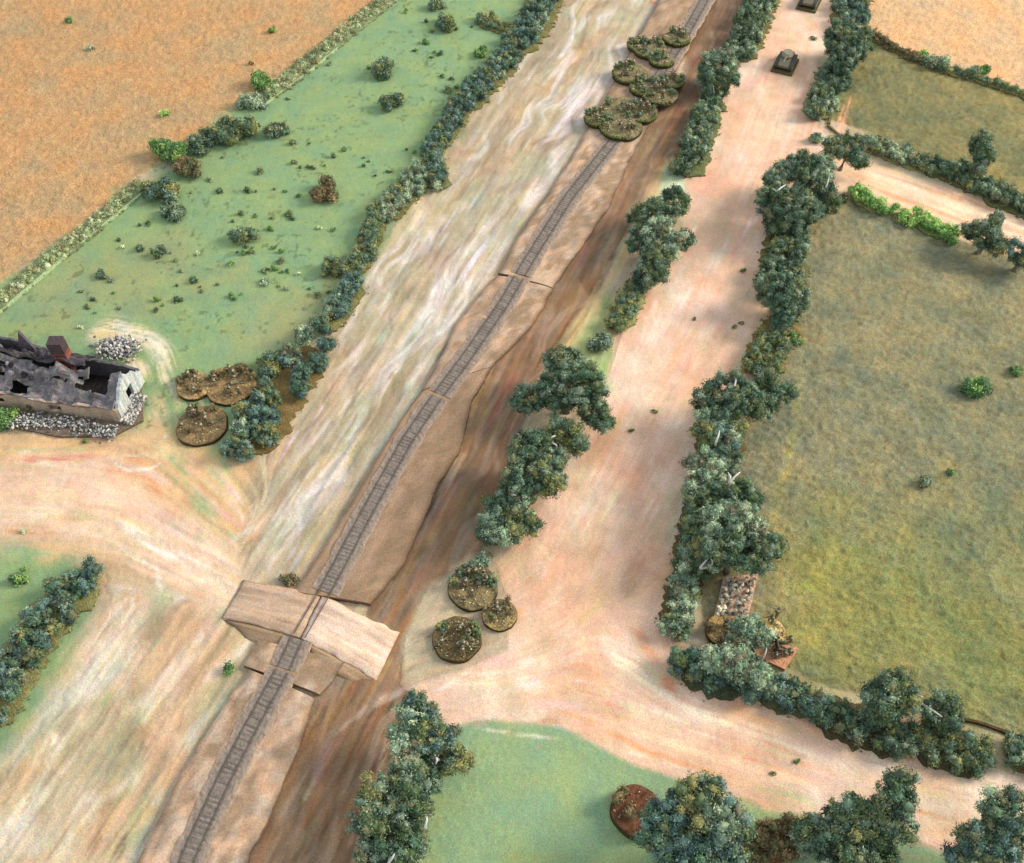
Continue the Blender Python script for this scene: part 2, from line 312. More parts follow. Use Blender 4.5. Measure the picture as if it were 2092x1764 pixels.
# particular strokes seen in the photograph
for pts, w, col, a in [
    ([(1060, 240), (1010, 360)], 44, (170, 148, 122), .4), ([(820, 780), (700, 960)], 54, (160, 150, 122), .35), ([(960, 520), (880, 650)], 34, (166, 146, 116), .4), ([(700, 1000), (600, 1120)], 44, (156, 142, 114), .38),
    ([(1180, 100), (1090, 230)], 40, (186, 158, 126), .35), ([(900, 690), (800, 830), (740, 900)], 30, (150, 138, 114), .38), ([(1150, 340), (1030, 480)], 16, (150, 132, 110), .4), ([(830, 480), (780, 580)], 30, (176, 154, 118), .35), ([(700, 800), (610, 920)], 24, (168, 148, 116), .35),
    ([(1230, 150), (1130, 280)], 22, (236, 222, 224), .5), ([(1120, 330), (1070, 430)], 26, (236, 228, 222), .5), ([(905, 560), (850, 700)], 24, (226, 220, 214), .5), ([(870, 720), (800, 860)], 18, (220, 214, 198), .45), ([(780, 900), (660, 1080)], 14, (216, 206, 184), .42), ([(1000, 480), (930, 590)], 18, (224, 214, 212), .45), ([(740, 780), (690, 850)], 12, (226, 218, 204), .45), ([(620, 1010), (560, 1090)], 18, (218, 204, 178), .4),
    ([(240, 1420), (180, 1560)], 50, (208, 176, 140), .32), ([(420, 1440), (340, 1640)], 46, (170, 148, 118), .32), ([(140, 1600), (80, 1740)], 40, (214, 182, 152), .32), ([(170, 1430), (90, 1560)], 24, (228, 218, 198), .42), ([(60, 1650), (20, 1730)], 26, (222, 212, 192), .4), ([(400, 1330), (330, 1420)], 40, (212, 176, 138), .32), ([(340, 1650), (290, 1764)], 36, (196, 168, 132), .3), ([(260, 1700), (230, 1764)], 26, (140, 116, 96), .35), ([(150, 1300), (110, 1400)], 30, (166, 170, 130), .3),
    ([(400, 1170), (300, 1110), (230, 1060)], 16, (240, 224, 206), .4), ([(470, 1190), (330, 1180)], 22, (232, 210, 186), .35), ([(330, 1090), (420, 1150)], 14, (206, 166, 130), .35),
    ([(1380, 600), (1300, 740)], 50, (238, 208, 190), .32), ([(1470, 560), (1420, 700)], 40, (226, 168, 134), .25), ([(1240, 930), (1180, 1060)], 50, (234, 204, 184), .3), ([(1560, 200), (1500, 330)], 36, (236, 212, 192), .35), ([(1300, 1120), (1280, 1220)], 60, (204, 160, 122), .25), ([(1120, 1260), (1220, 1330)], 50, (236, 206, 180), .32), ([(1150, 1180), (1120, 1260)], 40, (220, 200, 172), .3),
    ([(1270, 120), (1210, 190), (1160, 260), (1090, 330), (1040, 400)], 44, (208, 190, 192), .30),
    ([(1140, 300), (1110, 350), (1085, 410)], 36, (214, 204, 196), .40),
    ([(1085, 410), (1000, 540), (930, 620), (880, 700)], 22, (204, 196, 190), .30),
    ([(990, 460), (900, 600), (880, 640)], 14, (202, 200, 188), .35),
    ([(860, 400), (840, 500)], 26, (218, 198, 164), .4), ([(890, 420), (850, 520)], 16, (206, 184, 140), .4),
    ([(930, 640), (880, 700), (850, 780)], 26, (208, 196, 182), .35),
    ([(860, 790), (800, 880), (740, 970)], 20, (196, 194, 172), .35), ([(840, 690), (760, 800), (690, 850)], 18, (160, 165, 150), .3),
    ([(780, 860), (640, 1010), (560, 1100)], 22, (178, 172, 140), .3), ([(900, 330), (880, 350), (830, 420)], 20, (160, 138, 110), .3),
    ([(660, 900), (600, 980), (560, 1040)], 34, (160, 150, 125), .28), ([(720, 930), (620, 1060)], 16, (205, 185, 155), .3),
    ([(700, 720), (660, 790)], 20, (212, 180, 140), .3), ([(1000, 130), (1060, 240)], 20, (196, 160, 118), .2),
    ([(1270, 40), (1180, 110), (1120, 200)], 30, (208, 162, 118), .2), ([(1345, 0), (1310, 60)], 18, (205, 190, 180), .35), ([(1340, 8), (1325, 5)], 8, (215, 120, 90), .4),
    # cutting
    ([(640, 1764), (720, 1560), (800, 1430)], 26, (116, 90, 66), .35), ([(700, 1540), (620, 1764)], 20, (150, 122, 104), .3),
    ([(560, 1764), (620, 1600), (650, 1470)], 26, (106, 80, 58), .35), ([(720, 1764), (770, 1600), (800, 1480)], 16, (196, 172, 140), .35), ([(680, 1500), (760, 1440), (850, 1400), (930, 1370)], 18, (176, 156, 140), .35),
    ([(930, 930), (860, 1080), (800, 1190)], 18, (104, 80, 62), .45), ([(1020, 860), (980, 960), (930, 1080), (870, 1180)], 60, (140, 108, 76), .22),
    ([(1000, 760), (960, 830), (950, 900)], 34, (158, 124, 82), .28), ([(960, 870), (940, 850)], 26, (170, 110, 72), .35),
    ([(1170, 570), (1120, 650), (1070, 740)], 30, (150, 104, 72), .28), ([(1230, 560), (1150, 680), (1080, 770)], 12, (110, 86, 60), .4),
    ([(1300, 430), (1230, 560)], 14, (120, 94, 66), .35), ([(1400, 230), (1330, 330), (1260, 440)], 12, (118, 92, 70), .35),
    ([(1500, 10), (1430, 130), (1400, 210)], 40, (134, 100, 82), .3), ([(1430, 0), (1400, 60), (1370, 110)], 40, (120, 92, 76), .25), ([(1400, 120), (1385, 180)], 24, (205, 185, 162), .4), ([(1530, 10), (1515, 50)], 14, (206, 184, 150), .4),
    ([(1215, 600), (1130, 760)], 14, (206, 172, 120), .4), ([(1280, 520), (1200, 640)], 14, (196, 170, 130), .35),
    # verge
    ([(1245, 600), (1225, 670)], 26, (150, 172, 112), .35), ([(1230, 740), (1250, 800)], 22, (150, 178, 112), .4), ([(1370, 385), (1395, 380)], 18, (222, 226, 200), .5),
    # road
    ([(1600, 200), (1540, 320), (1500, 400)], 70, (232, 204, 182), .3), ([(1560, 300), (1520, 420)], 40, (236, 214, 196), .3), ([(1420, 580), (1380, 680), (1320, 780)], 80, (232, 198, 176), .25),
    ([(1440, 560), (1400, 640)], 24, (220, 148, 112), .28), ([(1450, 660), (1420, 780)], 40, (236, 216, 190), .3), ([(1480, 640), (1440, 740), (1410, 800)], 22, (226, 160, 130), .22),
    ([(1340, 1020), (1280, 1100), (1250, 1160)], 60, (232, 196, 172), .25), ([(1250, 1080), (1190, 1160)], 40, (196, 150, 110), .22), ([(1330, 960), (1320, 1060)], 40, (236, 208, 190), .25),
    ([(1200, 880), (1160, 960)], 34, (228, 204, 186), .35), ([(1110, 1110), (1030, 1180)], 20, (226, 196, 160), .3), ([(1060, 1230), (1060, 1300)], 30, (224, 170, 126), .3),
    ([(1230, 1290), (1260, 1350), (1350, 1420), (1500, 1480), (1700, 1560)], 34, (246, 226, 200), .35), ([(1290, 1280), (1340, 1350)], 30, (226, 150, 112), .32), ([(1350, 1380), (1380, 1410)], 22, (222, 140, 110), .35),
    ([(1160, 1360), (1260, 1400), (1330, 1430)], 40, (228, 170, 134), .22), ([(930, 1400), (1040, 1380), (1140, 1420)], 34, (242, 218, 196), .35), ([(870, 1430), (960, 1370)], 14, (240, 222, 200), .4),
    ([(1100, 1440), (1200, 1470), (1330, 1540), (1500, 1590)], 16, (226, 160, 112), .35), ([(1180, 1455), (1400, 1530), (1650, 1600), (2000, 1700)], 26, (240, 210, 176), .3), ([(1480, 1450), (1700, 1500), (1900, 1560)], 22, (224, 168, 124), .28),
    ([(1560, 1560), (1800, 1640), (2000, 1690)], 16, (222, 160, 120), .28), ([(1500, 1590), (1700, 1650)], 14, (170, 182, 132), .3), ([(1420, 1570), (1560, 1620), (1700, 1670)], 26, (196, 182, 132), .28),
    ([(1900, 1600), (2080, 1680)], 50, (240, 214, 186), .25), ([(1650, 1480), (1800, 1520), (2050, 1580)], 14, (218, 160, 112), .3), ([(1750, 1545), (1860, 1580)], 34, (244, 222, 198), .3),
    ([(1720, 330), (1900, 400), (2092, 470)], 16, (246, 216, 188), .4), ([(1740, 370), (1880, 420), (2092, 500)], 10, (224, 160, 120), .35), ([(1770, 345), (2092, 450)], 8, (212, 170, 126), .35),
    # left lane and yard
    ([(0, 940), (120, 938), (230, 930)], 16, (214, 140, 120), .35), ([(0, 920), (200, 915)], 10, (186, 190, 150), .3), ([(230, 945), (260, 960), (300, 960), (330, 945)], 9, (238, 216, 196), .55), ([(225, 930), (300, 930), (332, 940)], 6, (232, 206, 184), .4),
    ([(250, 940), (310, 945)], 20, (222, 160, 120), .3), ([(0, 1000), (150, 1000), (260, 1020), (420, 1120), (480, 1170)], 60, (236, 206, 182), .22), ([(290, 970), (330, 1010)], 22, (216, 148, 110), .35), ([(240, 1120), (340, 1170), (400, 1200)], 12, (238, 220, 196), .4),
    ([(200, 1040), (330, 1110), (470, 1180)], 12, (242, 222, 200), .35), ([(180, 1080), (330, 1140)], 10, (206, 166, 128), .3), ([(460, 1110), (530, 1075)], 14, (218, 212, 192), .4), ([(440, 1080), (540, 1140)], 40, (176, 172, 130), .2),
    ([(180, 700), (230, 672), (300, 690), (335, 720), (330, 790)], 50, (236, 216, 188), .5), ([(320, 800), (320, 880), (350, 930)], 40, (214, 182, 140), .4), ([(250, 740), (310, 760)], 30, (226, 208, 180), .45), ([(385, 1000), (430, 1060), (400, 1110)], 44, (170, 174, 132), .32), ([(180, 690), (250, 680)], 22, (214, 190, 140), .35), ([(310, 860), (345, 900)], 26, (212, 176, 128), .3), ([(350, 880), (335, 895)], 10, (228, 214, 190), .4), ([(350, 920), (370, 980), (400, 1010)], 40, (150, 174, 122), .3),
    ([(400, 1010), (420, 1050)], 30, (160, 172, 126), .25), ([(0, 900), (60, 905), (200, 905)], 30, (212, 172, 118), .3), ([(0, 1080), (120, 1085)], 26, (206, 152, 112), .3), ([(140, 1050), (200, 1060)], 30, (190, 176, 134), .3), ([(0, 1130), (120, 1130)], 26, (146, 172, 124), .3),
    # south-west
    ([(272, 1208), (270, 1250), (240, 1290)], 12, (222, 222, 204), .55), ([(225, 1310), (200, 1360), (160, 1420)], 22, (206, 206, 178), .3), ([(200, 1340), (185, 1380), (225, 1385), (245, 1360)], 9, (220, 222, 200), .4), ([(240, 1350), (225, 1375)], 26, (140, 172, 124), .35),
    ([(320, 1170), (330, 1210)], 16, (236, 216, 190), .5), ([(300, 1370), (320, 1430)], 40, (214, 168, 122), .3), ([(280, 1470), (300, 1520), (270, 1560)], 44, (158, 134, 100), .4), ([(220, 1640), (200, 1700), (190, 1764)], 40, (160, 134, 104), .38), ([(330, 1540), (350, 1580)], 26, (164, 140, 108), .3),
    ([(240, 1560), (220, 1640)], 20, (206, 168, 124), .3), ([(90, 1570), (60, 1640), (20, 1700)], 22, (212, 206, 178), .3), ([(130, 1560), (110, 1600), (50, 1700)], 24, (160, 174, 130), .3), ([(400, 1380), (370, 1470), (340, 1520)], 14, (146, 126, 98), .32), ([(160, 1720), (130, 1700)], 20, (212, 206, 184), .35),
    ([(440, 1320), (420, 1400), (380, 1480)], 30, (200, 178, 140), .3), ([(330, 1240), (380, 1270), (400, 1300)], 14, (220, 190, 156), .35), ([(340, 1260), (300, 1300)], 30, (176, 176, 128), .3), ([(120, 1480), (200, 1420)], 30, (198, 190, 140), .25),
    # crossing of the green
    ([(960, 1485), (1050, 1500), (1150, 1510)], 10, (206, 200, 170), .35), ([(1040, 1500), (1046, 1502)], 7, (216, 120, 88), .6), ([(1098, 1525), (1106, 1527)], 6, (214, 132, 92), .6),
    ([(880, 1600), (820, 1640)], 30, (170, 190, 150), .3), ([(1000, 1750), (1250, 1764)], 50, (150, 160, 108), .2), ([(1700, 1700), (1900, 1760)], 50, (172, 162, 116), .3), ([(1430, 1600), (1560, 1660)], 30, (150, 172, 120), .4),
    # hems of brown soil beside hedges
    ([(655, 640), (600, 700)], 26, (170, 150, 104), .3), ([(1640, 700), (1620, 900), (1570, 1100)], 26, (168, 158, 100), .25), ([(1700, 1100), (1780, 1160)], 60, (138, 142, 84), .25), ([(1690, 1200), (1600, 1200)], 40, (140, 146, 80), .22)]:
    stroke(pts, w, np.clip(np.array(col)*1.0+(np.array(col)-185)*0.06, 0, 252), min(0.75, a*1.4))

# broad ribbons of paint that follow the railway, and washes on the road
AL = WX*rd[0]+WY*rd[1]; AC = -WX*rd[1]+WY*rd[0]; wv = 0.8*vnoise(AL*0.25, AC*0.25, 140, 2)
rb = vnoise(AL*0.13+4, (AC+wv)*0.75, 141, 2); rb2 = vnoise(AL*0.30, (AC+wv)*2.3, 142, 2); rb3 = vnoise(AL*0.22+9, (AC+wv*2)*0.5, 143, 3)
r3 = vnoise(AL*0.35+30, (AC+wv)*0.8, 160, 3)
marg = np.clip(sdf(MARG)/30+0.5, 0, 1); blm = np.clip(sdf(BL)/40+0.5, 0, 1); cutm = (own == 1)*1.0; roadm = (own == 5)*1.0
def mixin(col, m):
    m = np.clip(m, 0, 1)[..., None]; C[:] = C*(1-m)+lin(col)*K_ALB*m
mixin((150, 132, 108), (marg+0.5*blm)*np.clip(rb*1.3-0.1, 0, 0.75)*0.75)
mixin((168, 164, 130), (marg+blm)*np.clip(rb3*1.3-0.15, 0, 0.7)*0.7)
mixin((232, 220, 212), (marg+0.6*blm)*np.clip(-rb*1.2-0.2, 0, 0.8)*np.clip(rb2+0.6, 0, 1)*0.9)
mixin((140, 122, 98), marg*np.clip(rb2*1.3-0.3, 0, 0.6)*0.7)
mixin((214, 170, 134), blm*np.clip(-rb3*1.2+0.05, 0, 0.7)*0.75)
mixin((146, 124, 98), blm*np.clip(r3*1.5-0.25, 0, 0.8)*0.6); mixin((230, 214, 196), blm*np.clip(-r3*1.4-0.2, 0, 0.8)*0.6)
mixin((98, 76, 60), cutm*np.clip(rb*1.3-0.1, 0, 0.8)*0.55)
mixin((178, 150, 124), cutm*np.clip(-rb2*1.3-0.15, 0, 0.7)*0.55)
r1 = vnoise(WX*0.28, WY*0.2, 150, 3); r2 = vnoise(WX*0.5+9, WY*0.35, 151, 3)
mixin((216, 156, 116), roadm*np.clip(r1*1.4-0.15, 0, 0.8)*0.45)
mixin((242, 220, 202), roadm*np.clip(-r1*1.4-0.1, 0, 0.8)*0.5)
mixin((196, 172, 136), roadm*np.clip(r2*1.4-0.3, 0, 0.8)*0.45)
# soil, hue and bristle variation
isR = np.isin(own, [0, 1, 5, 6])
amp = np.select([own == 1, own == 4, own == 5, own == 6, np.isin(own, [2, 3]), np.isin(own, [7, 8]), np.isin(own, [9, 10])], [0.13, 0.022, 0.04, 0.06, 0.022, 0.0, 0.0], 0.06)
amp = np.where(own == 3, 0.04, amp); amp = np.where((own == 0) & (GU < 500) & (GV > 850), 0.05, amp)
C *= (1+amp*(0.55*L1+0.35*L2)+np.where(isR, 0.09, 0)*np.clip(n2_, -1, 1))[..., None]
hue = amp*0.6
C *= 1+hue[..., None]*L3[..., None]*np.array([0.7, 0.1, -0.8])
C *= 1+np.where(isR, 0.05, 0)[..., None]*np.clip(n4, -1, 1)[..., None]*np.array([0.8, -0.5, -0.3])
isM = np.isin(own, [2, 3, 4])
C *= (1+np.where(isM, 0.05, 0.03)*(n2_+0.6*n3))[..., None]
# meadow: yellow-green drifts
C *= 1+np.where(isM, 0.15, 0.0)[..., None]*np.clip(n4, -1, 1)[..., None]*np.array([1.0, 0.3, -0.6])
sp = np.clip((vnoise(WX*3.1, WY*3.1, 40, 2)-0.55)*4, 0, 1)*np.clip(0.5+n1*1.5, 0, 1)
C *= (1-np.where(own == 2, 0.35, 0.0)*sp)[..., None]
# wheat and pasture: mottled pile
isW = np.isin(own, [9, 10]); isP = np.isin(own, [7, 8])
bl = vnoise(WX*1.1, WY*1.6, 60, 4); bl2 = vnoise(WX*3, WY*4.5, 61, 3); bl3 = vnoise(WX*0.5, WY*0.5, 62, 2)
C *= (1+np.where(isW, 0.11, 0)*(bl*0.5+bl2*0.9)+np.where(isP, 0.15, 0)*(bl*0.7+bl2+bl3*0.9))[..., None]
C *= 1+np.where(isW | isP, 0.10, 0)[..., None]*bl3[..., None]*np.array([1.0, 0.0, -0.9])
C *= 1+np.where(isP, 0.10, 0)[..., None]*vnoise(WX*2, WY*2, 66, 3)[..., None]*np.array([0.9, 0.2, -0.8])
C = np.clip(C, 0.01, 0.95)
Z = 0.02*n1*0+0.012*n3+np.where(isW, 0.05*bl2+0.04*bl, 0)+np.where(isP, 0.05*bl2+0.03*bl, 0)
Z += np.where(own == 0, 0.02*L2, 0)

nm = {0: ('ground', M_GROUND), 1: ('ground_cutting', M_GROUND), 2: ('meadow', M_GROUND), 3: ('meadow', M_GROUND), 4: ('meadow', M_GROUND), 5: ('road', M_GROUND), 6: ('farm_track', M_GROUND), 7: ('pasture', M_PASTURE), 8: ('pasture', M_PASTURE), 9: ('wheat_field', M_WHEAT), 10: ('wheat_field', M_WHEAT)}
nr, ncol = GU.shape
idx = np.arange(nr*ncol).reshape(nr, ncol)
quads = np.stack([idx[1:, :-1], idx[1:, 1:], idx[:-1, 1:], idx[:-1, :-1]], -1).reshape(-1, 4)
qo = own[:-1, :-1].ravel()
VV = np.stack([WX, WY, Z], -1).reshape(-1, 3); CC = C.reshape(-1, 3)
for k, (name, mt) in nm.items():
    q = quads[qo == k]
    if not len(q): continue
    used, inv = np.unique(q, return_inverse=True)
    o = make(name, VV[used], inv.reshape(-1, 4), CC[used], mt, None, True)
    o['kind'] = 'structure'
gp = MB(); gp.box((-400, -60, -1.2), (400, 500, -0.6), lin((190, 170, 130))*K_ALB)
tt = gp.build('table_top', M_BOARD); tt['kind'] = 'structure'
def gz(x, y): return 0.0

# ------------------------------------------------------------------ foliage
def ico(sub):
    bm = bmesh.new(); bmesh.ops.create_icosphere(bm, subdivisions=sub, radius=1)
    v = np.array([p.co[:] for p in bm.verts]); f = np.array([[p.index for p in q.verts] for q in bm.faces]); bm.free(); return v, f
ICO1 = ico(1); ICO2 = ico(2)
PAL = {  # albedo of the foliage, several pigments per plant
 'blue': [(60, 80, 72), (76, 96, 88), (50, 64, 58), (70, 86, 64), (88, 106, 96), (80, 84, 60), (66, 88, 66)],
 'dark': [(56, 74, 58), (68, 88, 68), (46, 58, 46), (84, 98, 80), (78, 86, 58), (98, 110, 90), (88, 92, 66), (60, 76, 48)],
 'olive': [(92, 96, 60), (72, 84, 56), (108, 106, 66), (66, 82, 66), (84, 100, 82)],
 'green': [(84, 108, 58), (70, 96, 56), (100, 122, 66), (60, 82, 54)],
 'bright': [(112, 140, 74), (92, 124, 62), (128, 152, 84), (76, 106, 56)],
 'pale': [(150, 168, 124), (134, 150, 112), (168, 176, 140), (120, 134, 98), (160, 160, 128)],
 'rough': [(126, 138, 98), (104, 112, 78), (146, 150, 116), (88, 92, 64), (128, 120, 86)],
 'grey': [(96, 112, 90), (116, 130, 104), (76, 92, 76), (130, 140, 112), (90, 88, 70)],
 'brown': [(92, 78, 54), (80, 72, 50), (106, 90, 62), (76, 78, 52)],
}
FK = 1.9
def foliage(blobs, pal, leaf=0.11, dens=1.0, sub=0.36, seed=0):
    """blobs: (x,y,z,rx,ry,rz) -> clumps of core puffs plus leaf-sized flakes; returns V,F,C"""
    rg = np.random.default_rng(seed); palL = np.array([lin(c) for c in PAL[pal]])*FK
    cen, rad, pcs = [], [], []
    alt = np.array([lin(c) for c in PAL['grey' if pal in ('dark', 'blue') else pal]])*FK; alt2 = np.array([lin(c) for c in PAL['olive' if pal in ('dark', 'blue', 'grey') else pal]])*FK
    for x, y, z, rx, ry, rz in blobs:
        n = max(3, int(2.9*(rx*ry*rz)**(2/3)/(sub*sub)))
        d = rg.normal(size=(n, 3)); d /= np.linalg.norm(d, axis=1)[:, None]
        rr_ = rg.uniform(0.35, 1.0, n)[:, None]**0.6
        c = np.array([x, y, z])+d*rr_*np.array([rx, ry, rz])*0.82
        r = sub*rg.uniform(0.6, 1.35, n)*min(1.0, (min(rx, ry)/sub/1.4))
        c[:, 2] = np.maximum(c[:, 2], r*0.5); cen.append(c); rad.append(r); q_ = rg.uniform(); pl = alt if q_ < .16 else alt2 if q_ < .32 else palL
        pcs.append(np.where((rg.uniform(size=n) < .3)[:, None], palL[rg.integers(len(palL), size=n)], pl[rg.integers(len(pl), size=n)]))
    cen = np.concatenate(cen); rad = np.concatenate(rad); n = len(cen)
    pc = np.concatenate(pcs); ax = rg.uniform(.65, 1.3, (n, 3))
    v0, f0 = ICO1; nv = len(v0)
    V = cen[:, None]+v0[None]*(rad[:, None, None]*0.74)*ax[:, None]*rg.uniform(0.65, 1.25, (n, nv, 1))
    F = (f0[None]+(np.arange(n)*nv)[:, None, None]).reshape(-1, 3)
    Cc = np.repeat(pc*0.85, nv, 0)*rg.uniform(0.75, 1.2, (n*nv, 1))
    V = V.reshape(-1, 3)
    # flakes
    k = np.maximum(14, (dens*105*(rad/0.36)**2)).astype(int); T = k.sum(); ci = np.repeat(np.arange(n), k)
    d = rg.normal(size=(T, 3)); d /= np.linalg.norm(d, axis=1)[:, None]
    p = cen[ci]+d*ax[ci]*(rad[ci]*rg.uniform(0.70, 1.22, T))[:, None]
    p[:, 2] = np.maximum(p[:, 2], 0.03)
    a = rg.normal(size=(T, 3)); a /= np.linalg.norm(a, axis=1)[:, None]
    b = np.cross(a, d+rg.normal(0, 0.8, (T, 3))); b /= np.linalg.norm(b, axis=1)[:, None]+1e-9
    s = leaf*rg.uniform(0.55, 1.3, T)[:, None]
    q = np.stack([p-a*s, p+b*s*0.7, p+a*s], 1).reshape(-1, 3)
    F2 = np.arange(T*3).reshape(-1, 3)+len(V)
    C2 = np.repeat(pc[ci]*rg.uniform(0.55, 1.65, (T, 1))*(1+rg.normal(0, 0.10, (T, 3))), 3, 0)
    return np.concatenate([V, q]), np.concatenate([F, F2]), np.clip(np.concatenate([Cc, C2]), 0.005, 0.8)
SEED = [100]
def ns(): SEED[0] += 1; return SEED[0]
BARK = lin((196, 192, 184)); BARKD = lin((120, 104, 88))
def tree(label, blobs, pal='dark', branches=(), cat='tree', h=None, group=None, light=False):
    """blobs: (px, py, r_px, z) ; branches: (px0,py0,z0,px1,py1,z1) pale twigs that show"""
    B = []
    for px, py, r, z in blobs:
        p = W(px, py, z); s = SC(py)*CH/(CH-z); rw = r/s*1.30
        B.append((p[0], p[1], max(z, rw*0.8), rw, rw, rw*0.85))
    B = np.array(B); w = B[:, 3]**2
    bx, by = (B[:, 0]*w).sum()/w.sum(), (B[:, 1]*w).sum()/w.sum()
    t = empty('tree', (bx, by, 0), label, cat, group)
    V, F, Cc = foliage(B, pal, seed=ns(), leaf=0.066, sub=0.26, dens=1.9)
    make('crown', V, F, Cc, M_LEAF, t)
    m = MB(); rg = np.random.default_rng(ns())
    zt = B[:, 2].max()
    top = np.array([bx+rg.normal(0, .1), by, zt*0.9]); pts = [np.array([bx, by, -0.05]), np.array([bx+rg.normal(0, .12), by+rg.normal(0, .1), zt*0.45]), top]
    m.tube(pts, [0.20, 0.14, 0.07], BARKD*0.9+BARK*0.2)
    for b in B:
        st = pts[1]; e = np.array(b[:3]); mid = (st+e)/2+rg.normal(0, .12, 3)
        m.tube([st, mid, e], [0.09, 0.06, 0.03], BARKD)
    for (x0, y0, z0, x1, y1, z1) in branches:
        a, b = W(x0, y0, z0), W(x1, y1, z1); mid = (a+b)/2+np.array([0.04, 0.03, 0.06])
        m.tube([pts[1], a-np.array([0, 0, 0.12]), a, mid, b], [0.07, 0.06, 0.06, 0.05, 0.025], BARK)
    m.build('trunk', M_BARK, t, True)
    return t
def resample(P, step):
    P = np.array(P, float); seg = np.linalg.norm(np.diff(P, axis=0), axis=1); T = seg.sum(); n = max(2, int(round(T/step))+1)
    cum = np.concatenate([[0], np.cumsum(seg)]); t = np.linspace(0, T, n)
    return np.stack([np.interp(t, cum, P[:, i]) for i in range(P.shape[1])], -1)
FLK = [lin(c) for c in ((150, 142, 84), (112, 112, 66), (92, 88, 56), (128, 118, 72))]
def hedge(label, pts, wpx, h=1.1, pal='blue', basecol=(118, 112, 70), bw=1.15, group=None, dens=1.0, off=(0, 0), cat='hedge', name='hedge', lump=1.0):
    """pts: photo positions of the hedge's foot line"""
    P = np.array([W(x, y, h*0.45)[:2] for x, y in pts]); P = resample(P, 0.25)
    s = float(SC(np.mean([p[1] for p in pts]))); ww = wpx/s/2*1.08
    c = P[len(P)//2]; t = empty(name, (c[0], c[1], 0), label, cat, group); rg = np.random.default_rng(ns())
    # base strip: thin, uneven, rounded ends, flocked
    D = np.gradient(P, axis=0); D /= np.linalg.norm(D, axis=1)[:, None]; N = np.stack([-D[:, 1], D[:, 0]], -1)
    o = np.array(off, float); n = len(P); br = ww*bw
    tt_ = np.linspace(0, 1, n); Ltot = max(0.3, n*0.25)
    endf = np.sqrt(np.clip(1-np.clip(1-np.minimum(tt_, 1-tt_)*Ltot/br, 0, 1)**2, 0.05, 1))
    wl = br*endf*(1+0.10*rg.normal(size=n)); wr = br*endf*(1+0.10*rg.normal(size=n))
    rings = []
    prof = [(-1.0, -0.04), (-0.97, 0.10), (-0.6, 0.17), (0, 0.2), (0.6, 0.17), (0.97, 0.10), (1.0, -0.04)]
    P0 = P+o-D*0
    for k, zz in prof:
        ww_ = np.where(k < 0, wl, wr)
        rings.append(np.column_stack([P0+N*(ww_*k)[:, None], np.full(n, zz)+rg.normal(0, 0.012, n)*(zz > 0)]))
    V = np.stack(rings, 1).reshape(-1, 3); m_ = len(prof)
    F = [(i*m_+j, i*m_+j+1, (i+1)*m_+j+1, (i+1)*m_+j) for i in range(n-1) for j in range(m_-1)]
    F += [tuple(range(m_)), tuple((n-1)*m_+j for j in range(m_))[::-1]]
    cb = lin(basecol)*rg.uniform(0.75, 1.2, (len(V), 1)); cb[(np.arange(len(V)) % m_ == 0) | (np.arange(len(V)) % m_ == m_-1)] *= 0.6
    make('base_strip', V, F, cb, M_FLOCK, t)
    B = []; k = 0; arr = resample(P, ww*0.8 if ww*0.8 > 0.3 else 0.3)
    for q in arr:
        for side in ((-0.55, 0, 0.55) if ww > 0.8 else (-0.38, 0.38) if ww > 0.45 else (0,)):
            i = np.argmin(((P-q)**2).sum(1)); r = ww*(0.48 if ww > 0.8 else 0.64 if ww > 0.45 else 0.95)*rg.uniform(0.75, 1.2)
            e = N[i]*ww*side+rg.normal(0, 0.14*ww, 2)
            if rg.uniform() < 0.06: continue
            B.append((q[0]+e[0], q[1]+e[1], h*rg.uniform(0.42, 0.62)*lump, r, r, h*0.5*rg.uniform(0.75, 1.15)))
    V, F, Cc = foliage(np.array(B), pal, seed=ns(), sub=0.22, leaf=0.062, dens=dens*1.7)
    make('foliage', V, F, Cc, M_LEAF, t)
    # loose flock crumbs on the strip
    nf = int(n*14); i = rg.integers(n, size=nf); u = rg.uniform(-1.05, 1.05, nf)
    p = P0[i]+N[i]*(u*np.where(u < 0, wl[i], wr[i]))[:, None]+rg.normal(0, 0.1, (nf, 2)); r = rg.uniform(0.03, 0.075, nf)
    v0, f0 = ICO1[0], ICO1[1]
    oct_v = np.array([[1, 0, 0], [-1, 0, 0], [0, 1, 0], [0, -1, 0], [0, 0, 1], [0, 0, -1]], float); oct_f = np.array([[0, 2, 4], [2, 1, 4], [1, 3, 4], [3, 0, 4], [2, 0, 5], [1, 2, 5], [3, 1, 5], [0, 3, 5]])
    zc = 0.16-0.1*np.abs(u)
    V = (np.column_stack([p, zc])[:, None]+oct_v[None]*r[:, None, None]*rg.uniform(0.7, 1.3, (nf, 6, 1))).reshape(-1, 3)
    F = (oct_f[None]+(np.arange(nf)*6)[:, None, None]).reshape(-1, 3)
    cc = np.array(FLK)[rg.integers(4, size=nf)]*rg.uniform(0.7, 1.5, (nf, 1))
    o_ = make('loose_flock', V, F, np.repeat(cc, 6, 0), M_LEAF, t); o_['kind'] = 'stuff'
    return t
